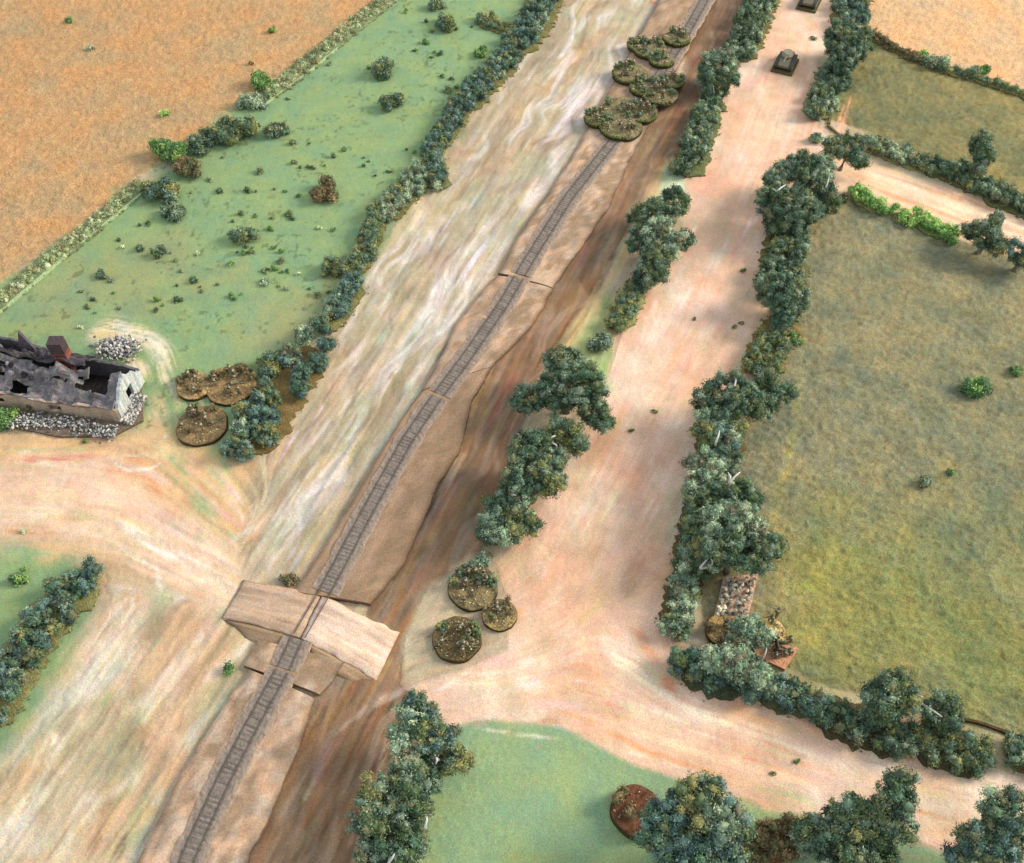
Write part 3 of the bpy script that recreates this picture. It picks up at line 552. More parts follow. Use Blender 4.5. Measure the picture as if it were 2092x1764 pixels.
def shrub(label, px, py, r, pal='green', z=None, group=None, cat='shrub', name='shrub', cat2=None, sx=1.0, leaf=0.10):
    s = float(SC(py)); rw = r/s; z = rw*0.55 if z is None else z
    p = W(px, py, z); n = 1 if rw < 0.5 else 4; B = []; rg = np.random.default_rng(ns())
    n = 1 if rw < 0.35 else 6
    for k in range(n):
        a = rg.uniform(0, 6.28); d = 0 if n == 1 else rw*rg.uniform(.15, .75); q = 1 if n == 1 else rg.uniform(.38, .68)
        B.append((p[0]+math.cos(a)*d*sx, p[1]+math.sin(a)*d, z*rg.uniform(.6, 1.1), rw*q, rw*q, rw*q*.8))
    V, F, Cc = foliage(np.array(B), pal, seed=ns(), sub=min(0.3, rw*0.6), leaf=min(leaf, rw*0.45), dens=1.2)
    t = Vector((p[0], p[1], 0))
    class _P: location = (p[0], p[1], 0)
    me = make(name, V-np.array([p[0], p[1], 0]), F, Cc, M_LEAF); me.location = t
    return tag(me, label, cat, group)

# ------------------------------------------------------------------ railway
RAILC = [(372, 1790), (395, 1730), (461, 1589), (512, 1490), (582, 1362), (607, 1307), (662, 1214), (694, 1155), (747, 1055), (830, 905), (884, 825), (955, 730), (1030, 621), (1080, 535), (1164, 402), (1257, 285), (1330, 180), (1390, 90), (1440, 0), (1480, -90)]
TZ = 0.34
def lerp_line(pts, y):
    P = sorted(pts, key=lambda p: p[1]); return float(np.interp(y, [p[1] for p in P], [p[0] for p in P]))
TAN = np.array(lin((190, 160, 134)))*K_ALB; BAL = lin((134, 122, 112))*0.86; EDG = lin((92, 66, 46))
def section(label, Ledge, Redge, y0, y1, pal=None, rail=True, slope=0.25, hz=TZ, brown=0.0):
    """one board of the railway: Ledge/Redge are photo polylines of its rim, from row y0 (far) to y1 (near)"""
    def side(E, ya, yb): 
        P = np.array([W(x, y, hz)[:2] for x, y in E]); return P
    n = 70
    Lp = resample(side(Ledge, 0, 0), 0.05); Rp = resample(side(Redge, 0, 0), 0.05)
    Lp = Lp[np.linspace(0, len(Lp)-1, n).astype(int)]; Rp = Rp[np.linspace(0, len(Rp)-1, n).astype(int)]
    rg = np.random.default_rng(ns()); c = (Lp[n//2]+Rp[n//2])/2
    t = empty('railway_section', (c[0], c[1], 0), label, 'model railway', 'boards of the single track railway')
    dl = (Rp-Lp); wd = np.linalg.norm(dl, axis=1)[:, None]; dl = dl/wd
    jl = 0.03*vnoise(Lp[:, 0]*2, Lp[:, 1]*2, 81, 3)[:, None]; jr = 0.07*vnoise(Rp[:, 0]*1.6, Rp[:, 1]*1.6, 82, 3)[:, None]
    Lp = Lp+dl*jl; Rp = Rp+dl*jr
    mcol = 18; ks = np.linspace(0, 1, mcol); rings = []; cols = []
    rings.append(np.column_stack([Lp-dl*0.02, np.full(n, -0.05)])); cols.append(np.tile(EDG, (n, 1)))
    for k in ks:
        q = Lp+(Rp-Lp)*k; e = min(k, 1-k)
        zz = hz-0.10*math.exp(-e*14)+0.02*vnoise(q[:, 0]*1.3, q[:, 1]*1.3, 71, 2)*(0.2 if e == 0 else 1)
        rings.append(np.column_stack([q, zz]))
        al = q @ rd; ac = q @ np.array([-rd[1], rd[0]])
        s = vnoise(al*0.5, ac*2.6, 73, 3); s2 = vnoise(al*2.2, ac*5, 74, 3)
        cc = TAN*(1+0.26*s+0.22*s2)[:, None]*(1+0.08*vnoise(q[:, 0]*2, q[:, 1]*2, 75)[:, None]*np.array([1, 0, -1]))
        cc = cc*(1-brown)+brown*lin((156, 126, 100))*K_ALB*(1+0.2*s)[:, None]
        g = np.clip((vnoise(al*0.9, ac*1.8, 79, 2)+0.05)*2+(k-0.5)*brown*2, 0, 0.75)[:, None]
        cc = cc*(1-g)+g*lin((142, 116, 90))*K_ALB*(1+.15*s2)[:, None]
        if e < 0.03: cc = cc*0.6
        cols.append(cc)
    rings.append(np.column_stack([Rp+dl*0.02, np.full(n, -0.05)])); cols.append(np.tile(EDG, (n, 1)))
    m_ = len(rings); V = np.stack(rings, 1).reshape(-1, 3); Cc = np.stack(cols, 1).reshape(-1, 3)
    F = [(i*m_+j, (i+1)*m_+j, (i+1)*m_+j+1, i*m_+j+1) for i in range(n-1) for j in range(m_-1)]
    F = [f[::-1] for f in F]; F += [tuple(range(m_)), tuple((n-1)*m_+j for j in range(m_))[::-1]]
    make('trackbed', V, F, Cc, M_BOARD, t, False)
    if rail: track(t, y0, y1, hz)
    return t
def track(t, y0, y1, hz, flat=False):
    ys = np.linspace(y0, y1, 40); P = np.array([W(lerp_line(RAILC, y), y, hz)[:2] for y in ys]); P = resample(P, 0.2)
    D = np.gradient(P, axis=0); D /= np.linalg.norm(D, axis=1)[:, None]; N = np.stack([-D[:, 1], D[:, 0]], -1); n = len(P)
    rg = np.random.default_rng(ns())
    if not flat:
        bw = 0.78; prof = [(-1, -0.08), (-0.93, 0.022), (-0.7, 0.035), (-0.3, 0.045), (0.3, 0.045), (0.7, 0.035), (0.93, 0.022), (1, -0.08)]
        w = bw*(1+0.10*vnoise(P[:, 0]*1.1, P[:, 1]*1.1, 83, 2))
        rings = [np.column_stack([P+N*(w*k)[:, None], np.full(n, hz+zz)+rg.normal(0, 0.01, n)]) for k, zz in prof]; m_ = len(prof)
        V = np.stack(rings, 1).reshape(-1, 3); F = [(i*m_+j, i*m_+j+1, (i+1)*m_+j+1, (i+1)*m_+j) for i in range(n-1) for j in range(m_-1)]
        cc = BAL*rg.uniform(0.85, 1.15, (len(V), 1)); jj = np.arange(len(V)) % m_; f_ = np.select([(jj == 0) | (jj == m_-1), (jj == 1) | (jj == m_-2), (jj == 2) | (jj == m_-3)], [0.85, 0.6, 0.2], 0.0)[:, None]
        cc = cc*(1-f_)+TAN*0.85*f_
        make('ballast', V, F, cc, M_STONE, t)
        m = MB(); q = resample(P, 0.22)
        for a in q[1:-1]:
            i = np.argmin(((P-a)**2).sum(1)); M = Matrix.Translation((a[0], a[1], hz+0.08)) @ Matrix.Rotation(math.atan2(N[i][1], N[i][0]), 4, 'Z')
            m.box((-0.38, -0.045, -0.08), (0.38, 0.045, -0.022), lin((118, 106, 96))*rg.uniform(0.75, 1.15), M)
        m.build('sleepers', M_STONE, t)
    for sg in (-1, 1):
        m = MB(); R_ = P+N*0.30*sg; z = hz+(0.045 if not flat else 0.0)
        V = []; 
        for (k, zz) in ((-0.022, 0), (-0.022, 0.05), (0.022, 0.05), (0.022, 0)): V.append(np.column_stack([R_+N*k, np.full(n, z+zz)]))
        V = np.stack(V, 1).reshape(-1, 3); F = [(i*4+j, (i+1)*4+j, (i+1)*4+j+1, i*4+j+1) for i in range(n-1) for j in range(3)]
        make('rail', V, F, np.tile(lin((92, 78, 66)), (len(V), 1)), M_METAL, t)
section('near railway board running off the bottom edge below the curved joint', [(509, 1367), (467, 1423), (367, 1583), (277, 1764), (240, 1840)], [(640, 1425), (627, 1476), (585, 1580), (547, 1669), (497, 1770), (460, 1840)], 1372, 1800)
section('short railway board between the curved joint and the level crossing', [(527, 1306), (497, 1358)], [(706, 1352), (682, 1380), (650, 1416)], 1306, 1366)
section('long railway board just beyond the level crossing, brown on its right', [(858, 800), (814, 861), (730, 1001), (668, 1105), (632, 1160), (600, 1208)], [(1000, 750), (962, 820), (937, 925), (897, 981), (870, 1048), (824, 1148), (757, 1232)], 812, 1210, brown=0.85)
section('middle railway board between two joints beside the red brown cutting', [(1016, 561), (987, 590), (930, 661), (910, 711), (860, 797)], [(1128, 588), (1088, 662), (1045, 705), (1000, 749)], 568, 806, brown=0.25)
section('far railway board ending under the crowd of round stands', [(1215, 235), (1200, 263), (1164, 327), (1114, 400), (1067, 467), (1018, 556)], [(1340, 231), (1297, 300), (1245, 415), (1184, 507), (1128, 586)], 240, 562)
section('farthest railway board among and behind the round stands', [(1385, -80), (1345, 0), (1300, 80), (1219, 228)], [(1480, -80), (1440, 0), (1392, 100), (1341, 230)], -60, 232, brown=0.6)
# level crossing ramp, a raised slab with rails let into it
cr = empty('level_crossing', W(640, 1285, 0), 'pale raised road ramp carried across the railway track', 'level crossing')
def slab(name, top, mat, parent, zt, col, edge, div=30, streak=True):
    """bilinear patch: top = four photo corners (far-left, far-right, near-right, near-left), zt = four heights"""
    A = [W(x, y, z) for (x, y), z in zip(top, zt)]; V = []; Cs = []; rg = np.random.default_rng(ns())
    for i in range(div+1):
        for j in range(div+1):
            u, v = j/div, i/div
            p = (A[0]*(1-u)+A[1]*u)*(1-v)+(A[3]*(1-u)+A[2]*u)*v
            e = min(u, 1-u, v, 1-v)
            p = p+np.array([0, 0, -0.10*math.exp(-e*14)+0.03*float(vnoise(np.array(p[0]*1.2), np.array(p[1]*1.2), 92, 2))])+np.array([1, 1, 0])*0.04*float(vnoise(np.array(p[0]*2.2), np.array(p[1]*2.2), 93, 2))*(e < .04); 
            V.append(p); s = vnoise(np.array(v*9.0+3), np.array(u*2.0), 90, 2) if streak else 0
            s2 = float(vnoise(np.array(v*22.0+3), np.array(u*5.0), 91, 2))
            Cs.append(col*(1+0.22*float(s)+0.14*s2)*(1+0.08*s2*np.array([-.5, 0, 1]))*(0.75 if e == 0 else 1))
    nn = div+1; F = [(i*nn+j, (i+1)*nn+j, (i+1)*nn+j+1, i*nn+j+1) for i in range(div) for j in range(div)]
    rim = [j for j in range(nn)]+[i*nn+div for i in range(1, nn)]+[div*nn+j for j in range(div-1, -1, -1)]+[i*nn for i in range(div-1, 0, -1)]
    b = len(V)
    for r in rim: V.append(np.array([V[r][0], V[r][1], -0.06])); Cs.append(edge)
    k = len(rim); F += [(rim[i], rim[(i+1) % k], b+(i+1) % k, b+i) for i in range(k)]
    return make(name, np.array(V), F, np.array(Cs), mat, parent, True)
RAMP = lin((216, 186, 162))*K_ALB; RAMPD = lin((186, 156, 130))*K_ALB
slab('ramp', [(495, 1184), (655, 1212), (612, 1302), (453, 1259)], M_BOARD, cr, (0.14, 0.37, 0.38, 0.16), RAMPD, EDG*1.5)
slab('ramp', [(657, 1213), (815, 1291), (769, 1389), (614, 1303)], M_BOARD, cr, (0.37, 0.14, 0.10, 0.38), RAMP, EDG*1.5)
slab('embankment', [(456, 1262), (612, 1303), (585, 1332), (514, 1314)], M_BOARD, cr, (0.14, 0.34, 0.12, 0.06), lin((150, 124, 96))*K_ALB, EDG*1.6, 8)
slab('embankment', [(616, 1304), (767, 1388), (722, 1394), (650, 1362)], M_BOARD, cr, (0.35, 0.09, 0.03, 0.16), lin((164, 136, 106))*K_ALB, EDG*1.6, 8)
track(cr, 1208, 1300, 0.375, flat=True)

# ------------------------------------------------------------------ hedges
GL = 'hedges along the east edge of the meadow'; GM = 'hedges between the railway and the road'; GR = 'hedges along the east side of the road'; GN = 'hedges along the farm track'
hedge('blue green hedge leaving the top edge beside the railway margin', [(1130, -40), (1085, 50), (1050, 100)], 60, 1.1, 'blue', group=GL)
hedge('blue green hedge below the small side hedge, bushiest of the far meadow edge', [(1045, 112), (1000, 150), (945, 215)], 52, 1.1, 'blue', group=GL)
hedge('narrow dark blue hedge running down to the leaning end piece', [(945, 205), (915, 255), (885, 300)], 42, 1.0, 'blue', group=GL)
hedge('short hedge turned out of line towards the railway margin', [(878, 305), (890, 345), (900, 378)], 40, 1.1, 'blue', (104, 110, 74), group=GL)
hedge('hedge half hidden behind the out of line end piece', [(868, 345), (820, 395), (778, 440)], 50, 0.9, 'grey', group=GL)
hedge('dark brownish hedge at the middle of the meadow edge', [(765, 430), (760, 470), (745, 510)], 36, 1.0, 'olive', group=GL)
hedge('low hedge with a bushy knob turning into the meadow', [(750, 515), (720, 545), (672, 545)], 36, 0.9, 'olive', group=GL)
hedge('blue hedge curving down to the largest meadow hedge', [(725, 570), (695, 620), (655, 668)], 46, 1.0, 'blue', group=GL)
hedge('largest blue green hedge beside the three brown round stands', [(635, 700), (580, 780), (535, 850), (498, 915)], 95, 1.3, 'blue', (120, 100, 62), group=GL, bw=1.05)
hedge('short dark side hedge jutting into the meadow at the top', [(980, 38), (1045, 62)], 26, 0.6, 'olive')
hedge('broad blue hedge on the south west meadow at the left edge', [(190, 1175), (120, 1220), (60, 1300), (10, 1390), (-50, 1480)], 82, 1.2, 'blue', (126, 122, 78))
hedge('dark hedge leaving the top edge on the left side of the road', [(1565, -40), (1548, 20), (1525, 75), (1508, 112)], 56, 1.4, 'dark', group=GM)
hedge('hedge under the pale trunked tree on the left side of the road', [(1462, 190), (1440, 240), (1425, 290), (1405, 350)], 50, 1.2, 'dark', (104, 110, 70), group=GM)
hedge('low olive hedge below the big clump left of the road', [(1300, 580), (1280, 620), (1262, 665)], 48, 0.9, 'olive', (140, 142, 92), group=GM)
hedge('dark strip of hedge between the two big clumps near the cutting', [(1160, 890), (1120, 900), (1060, 1000), (1000, 1100)], 60, 1.0, 'dark', (96, 96, 62), group=GM)
hedge('hedge leaving the top edge on the right side of the road', [(1750, -40), (1738, 20), (1745, 60)], 58, 1.3, 'blue', group=GR)
hedge('hedge ending at the pale kerb corner by the farm track', [(1712, 125), (1692, 180), (1668, 232)], 54, 1.1, 'dark', (120, 126, 84), group=GR)
hedge('hedge running down from the white branched tree', [(1610, 460), (1608, 520), (1592, 590)], 78, 1.6, 'dark', (110, 108, 70), group=GR)
hedge('olive hedge on the road bank above the spreading tree', [(1612, 640), (1575, 700), (1552, 760)], 66, 1.1, 'olive', (126, 110, 66), group=GR)
hedge('hidden hedge strip beneath the row of big trees', [(1480, 830), (1465, 950), (1440, 1080), (1410, 1160)], 80, 1.0, 'dark', (104, 92, 60), group=GR)
hedge('grey olive hedge with a rounded end at the road junction', [(1408, 1150), (1392, 1220), (1376, 1288)], 58, 1.2, 'grey', (92, 84, 56), group=GR)
hedge('dark hedge at the corner of the road junction', [(1395, 1350), (1450, 1372), (1530, 1385)], 72, 1.2, 'blue', (80, 84, 60), group=GR)
hedge('blue hedge right of the junction corner below the small gun stand', [(1530, 1385), (1600, 1412), (1668, 1440)], 60, 1.0, 'blue', (92, 92, 62), group=GR)
hedge('dark hedge along the road in front of the round crowned tree', [(1668, 1445), (1760, 1480), (1860, 1512)], 76, 0.9, 'dark', (84, 76, 52), group=GR)
hedge('hedge with a rounded end near the right edge of the road', [(1870, 1510), (1950, 1530), (2012, 1548)], 74, 0.9, 'olive', (80, 78, 54), group=GR)
hedge('last dark hedge cut off by the right edge', [(2065, 1525), (2130, 1550)], 70, 1.0, 'dark', (96, 76, 50), group=GR)
hedge('low brown hedge between the far cornfield and the upper pasture', [(1765, 62), (1820, 92), (1872, 118)], 20, 0.45, 'brown', (104, 96, 62), group=GN)
hedge('low hedge with two shrubs along the far cornfield', [(1878, 120), (1960, 150), (2040, 172), (2130, 205)], 20, 0.4, 'olive', (110, 104, 66), group=GN)
hedge('hedge starting the upper side of the farm track', [(1768, 288), (1830, 312), (1885, 335)], 38, 0.8, 'grey', (130, 126, 84), group=GN)
hedge('middle hedge on the upper side of the farm track', [(1890, 332), (1960, 355), (2010, 385)], 44, 0.8, 'dark', (104, 98, 64), group=GN)
hedge('hedge at the right edge on the upper side of the farm track', [(2015, 385), (2060, 405), (2130, 430)], 52, 1.0, 'dark', (100, 104, 66), group=GN)
hedge('short bright green hedge nearest the road on the farm track', [(1748, 392), (1775, 410), (1805, 425)], 30, 0.8, 'bright', (120, 120, 74), group=GN)
hedge('tiny bright green hedge piece in the middle of the farm track', [(1825, 432), (1862, 450)], 26, 0.7, 'bright', (120, 116, 74), group=GN)
hedge('longest bright green hedge below the farm track', [(1872, 440), (1905, 460), (1948, 478)], 34, 0.8, 'bright', (96, 108, 60), group=GN)
hedge('brown hedge base between the two large trees at the bottom', [(1530, 1735), (1600, 1712), (1660, 1700)], 70, 0.8, 'brown', (110, 78, 52))
hedge('pale green rubble hedge along the lower cornfield edge at left', [(-30, 640), (80, 545), (180, 470), (285, 375)], 34, 0.35, 'rough', (118, 128, 92), name='low_hedge', lump=0.8)
hedge('pale green rubble hedge along the upper cornfield edge', [(545, 195), (620, 135), (700, 70), (800, -10)], 34, 0.35, 'rough', (120, 130, 94), name='low_hedge', lump=0.8)
# thin pale kerbs of the flocked strips
def kerb(label, pts, w=0.10, h=0.14, col=(160, 180, 134)):
    P = resample([W(x, y)[:2] for x, y in pts], 0.4); n = len(P)
    D = np.gradient(P, axis=0); D /= np.linalg.norm(D, axis=1)[:, None]; N = np.stack([-D[:, 1], D[:, 0]], -1)
    rings = [np.column_stack([P+N*k, np.full(n, z)]) for k, z in ((-w, -0.03), (-w*0.8, h), (w*0.8, h), (w, -0.03))]
    V = np.stack(rings, 1).reshape(-1, 3); F = [(i*4+j, i*4+j+1, (i+1)*4+j+1, (i+1)*4+j) for i in range(n-1) for j in range(3)]
    o = make('edging', V, F, np.tile(lin(col), (len(V), 1)), M_FLOCK); return tag(o, label, 'edging')
kerb('pale green edging beside the lower rubble hedge', [(300, 390), (150, 512), (0, 640), (-40, 672)])
kerb('pale green edging beside the upper rubble hedge', [(543, 214), (640, 142), (690, 100)], 0.07)
kerb('dark edging on the upper pasture by the road hedge', [(1790, 60), (1742, 130), (1700, 225), (1693, 255)], 0.10, 0.16, (110, 104, 66))
kerb('dark bent edging along the upper pasture by the farm track', [(1690, 258), (1722, 285), (1762, 308)], 0.09, 0.16, (110, 96, 60))
kerb('thin dark edging beside the lower pasture at lower right', [(1960, 1470), (2000, 1478), (2060, 1500), (2100, 1515)], 0.08, 0.16, (84, 66, 44))

# ------------------------------------------------------------------ trees
TG = None
tree('grey green tree with a pale upright trunk left of the road', [(1470, 135, 38, 1.8), (1490, 160, 22, 1.6), (1450, 160, 22, 1.5)], 'dark', [(1458, 205, .3, 1457, 175, 1.4)])
tree('long dark clump of trees left of the road below the gap', [(1378, 412, 30, 1.8), (1340, 440, 36, 1.7), (1305, 440, 22, 1.5), (1350, 490, 48, 2.0), (1318, 490, 34, 1.6), (1335, 545, 34, 1.6), (1395, 490, 20, 1.5), (1310, 575, 22, 1.2)], 'dark')
tree('spreading dark tree closest to the cutting above the green bush', [(1150, 745, 40, 2.2), (1185, 790, 52, 2.5), (1140, 800, 42, 2.0), (1080, 815, 30, 1.7), (1215, 840, 30, 1.8), (1232, 862, 18, 1.6)], 'dark', [(1150, 790, 3.0, 1153, 770, 3.3)])
tree('big dark round clump left of the road just above the yellow blossom', [(1085, 920, 42, 2.2), (1075, 965, 46, 2.4), (1115, 970, 42, 2.2), (1060, 1000, 36, 1.8), (1135, 940, 26, 1.8)], 'dark', [(1120, 900, 2.6, 1135, 890, 2.8)])
tree('lowest dark clump left of the road above the round stands', [(1030, 1035, 34, 1.6), (1015, 1082, 34, 1.5), (1045, 1085, 26, 1.4), (1078, 1068, 24, 1.3)], 'dark', [(1040, 1015, 2, 1055, 1012, 2.2)])
tree('dark tree at the far end of the right road hedge', [(1715, 80, 36, 2.0), (1738, 95, 30, 2.0), (1755, 75, 26, 1.9), (1725, 125, 30, 1.6), (1765, 105, 16, 1.5)], 'dark', [(1735, 140, .6, 1742, 95, 1.9)])
tree('squat tree whose crown overhangs the mouth of the farm track', [(1735, 300, 28, 1.8), (1705, 305, 24, 1.7), (1755, 325, 18, 1.5)], 'dark')
tree('tree in the middle of the group by the farm track with a white twig', [(1640, 345, 36, 2.2), (1675, 345, 30, 2.1), (1602, 350, 22, 1.9), (1665, 385, 36, 2.0), (1690, 405, 24, 1.6)], 'dark', [(1683, 392, 2.3, 1694, 362, 2.9)])
tree('broad tree with white forked branches at the road edge', [(1585, 370, 26, 2.0), (1575, 410, 32, 2.2), (1620, 430, 46, 2.4), (1655, 430, 28, 2.0), (1590, 450, 28, 1.8)], 'dark', [(1605, 412, 3.0, 1578, 385, 3.2), (1586, 392, 3.1, 1605, 378, 3.2)])
tree('dark tree halfway down the right road hedge', [(1575, 590, 34, 1.8), (1605, 600, 38, 2.0), (1635, 610, 20, 1.6), (1600, 640, 26, 1.5)], 'dark')
tree('wide spreading tree reaching over both road and pasture', [(1440, 820, 28, 2.2), (1485, 800, 40, 2.5), (1520, 815, 38, 2.3), (1565, 775, 26, 1.8), (1600, 800, 24, 1.9), (1560, 830, 28, 1.7), (1455, 860, 32, 2.0)], 'dark', [(1500, 790, 3.2, 1503, 772, 3.4)])
tree('dark tree with a white twig between the spreading tree and the brown gap', [(1440, 890, 30, 2.0), (1480, 900, 30, 1.9), (1505, 880, 20, 1.7), (1470, 930, 24, 1.7)], 'blue', [(1462, 905, 2.6, 1470, 880, 2.9)])
tree('grey green tree left of the brown gap in the row', [(1435, 955, 34, 2.1), (1455, 985, 28, 2.0), (1420, 1000, 24, 1.7)], 'grey')
tree('dark tree with white forked twigs below the brown gap', [(1430, 1030, 36, 2.1), (1475, 1020, 34, 2.2), (1520, 1010, 30, 1.9), (1540, 1020, 18, 1.7)], 'dark', [(1490, 985, 2.8, 1512, 965, 3.0), (1492, 985, 2.8, 1487, 965, 3.0)])
tree('olive tinted tree, largest in the right road row', [(1475, 1065, 40, 2.6), (1515, 1065, 38, 2.5), (1425, 1075, 26, 2.0), (1535, 1085, 30, 2.1)], 'grey')
tree('lowest big tree of the right road row above the stony stand', [(1470, 1120, 46, 2.5), (1515, 1125, 40, 2.4), (1565, 1120, 34, 1.9), (1425, 1125, 30, 1.9), (1550, 1150, 22, 1.6)], 'dark', [(1430, 1160, 1.8, 1448, 1140, 2.3), (1455, 1155, 2, 1452, 1142, 2.4)])
tree('small blue green tree between the two stands at the junction corner', [(1530, 1290, 30, 1.4), (1555, 1305, 24, 1.3), (1505, 1325, 24, 1.3)], 'grey', [(1558, 1345, .8, 1566, 1325, 1.2)])
tree('tree standing behind the junction corner hedge', [(1505, 1360, 32, 1.5), (1470, 1350, 30, 1.4), (1550, 1380, 26, 1.3)], 'grey')
tree('round crowned tree on the pasture side of the roadside hedge', [(1820, 1400, 38, 2.3), (1790, 1420, 32, 2.0), (1850, 1420, 32, 2.1), (1810, 1445, 32, 1.8)], 'dark')
tree('tree with a pale lying trunk near the lower right hedge', [(1920, 1445, 34, 1.5), (1940, 1470, 26, 1.4)], 'dark', [(1862, 1430, 1.5, 1925, 1465, 1.9), (1872, 1428, 1.6, 1885, 1424, 1.8)])
tree('lone blue green tree with a pointed top beside the level crossing', [(845, 1430, 20, 2.9), (838, 1462, 30, 2.6), (872, 1470, 30, 2.4), (830, 1510, 34, 2.1), (880, 1505, 36, 2.1), (915, 1500, 18, 2.0)], 'blue')
tree('dark knobbly tree just right below the pointed tree', [(935, 1552, 28, 1.8), (905, 1555, 24, 1.6), (885, 1540, 20, 1.4)], 'dark', [(892, 1550, 2.1, 890, 1562, 2.0)])
tree('large dark clump with pale twigs at the bottom beside the cutting', [(765, 1622, 34, 2.3), (830, 1600, 42, 2.0), (870, 1600, 28, 1.8), (750, 1675, 34, 2.2), (810, 1665, 44, 2.0), (845, 1650, 34, 1.8), (790, 1720, 46, 1.8), (840, 1710, 34, 1.5), (760, 1765, 40, 1.5), (820, 1770, 40, 1.4)], 'dark', [(793, 1765, 2.4, 806, 1745, 2.8), (868, 1690, 2.2, 872, 1668, 2.4)])
tree('large tree in front of the red brown round base at the bottom', [(1425, 1640, 48, 3.3), (1475, 1670, 44, 3.2), (1368, 1668, 46, 2.8), (1440, 1700, 56, 2.6), (1500, 1720, 36, 2.4), (1338, 1700, 42, 2.2), (1460, 1770, 50, 2.2), (1395, 1770, 44, 2.0), (1465, 1605, 20, 3.3)], 'blue')
tree('wide bushy tree at the bottom between two taller trees', [(1690, 1690, 42, 2.2), (1740, 1670, 44, 2.6), (1780, 1690, 40, 2.4), (1650, 1710, 32, 1.8), (1720, 1740, 50, 2.2), (1790, 1750, 44, 2.0)], 'dark')
tree('tall tree with two round knobs against the pale road', [(1808, 1608, 24, 4.0), (1845, 1606, 28, 4.0), (1835, 1640, 36, 3.6), (1800, 1650, 28, 3.2), (1835, 1685, 34, 3.0)], 'dark')
tree('dark tree filling the bottom right corner', [(2028, 1640, 22, 3.2), (2075, 1640, 24, 3.2), (2050, 1680, 40, 3.0), (1990, 1715, 34, 2.6), (2035, 1735, 46, 2.4), (2090, 1710, 40, 2.6), (1960, 1755, 26, 2.0)], 'blue')
tree('tall narrow tree standing in the upper pasture by the farm track', [(2010, 278, 14, 2.4), (2000, 300, 20, 2.1), (2012, 322, 20, 1.7), (2000, 345, 14, 1.3)], 'dark')
tree('dark tree with a grey twig below the farm track at the right', [(2015, 478, 30, 1.7), (1985, 472, 18, 1.3), (2030, 452, 18, 2.1), (2035, 500, 22, 1.3)], 'dark', [(2042, 470, 1.8, 2054, 442, 2.4)])
tree('small dark tree at the right edge below the farm track', [(2082, 515, 22, 1.4), (2100, 530, 20, 1.2)], 'blue')
tree('bushy green tree between the two clumps left of the road', [(1160, 890, 30, 1.3), (1178, 912, 20, 1.1), (1140, 872, 22, 1.4)], 'olive', [(1128, 905, 1.4, 1140, 918, 1.2)])

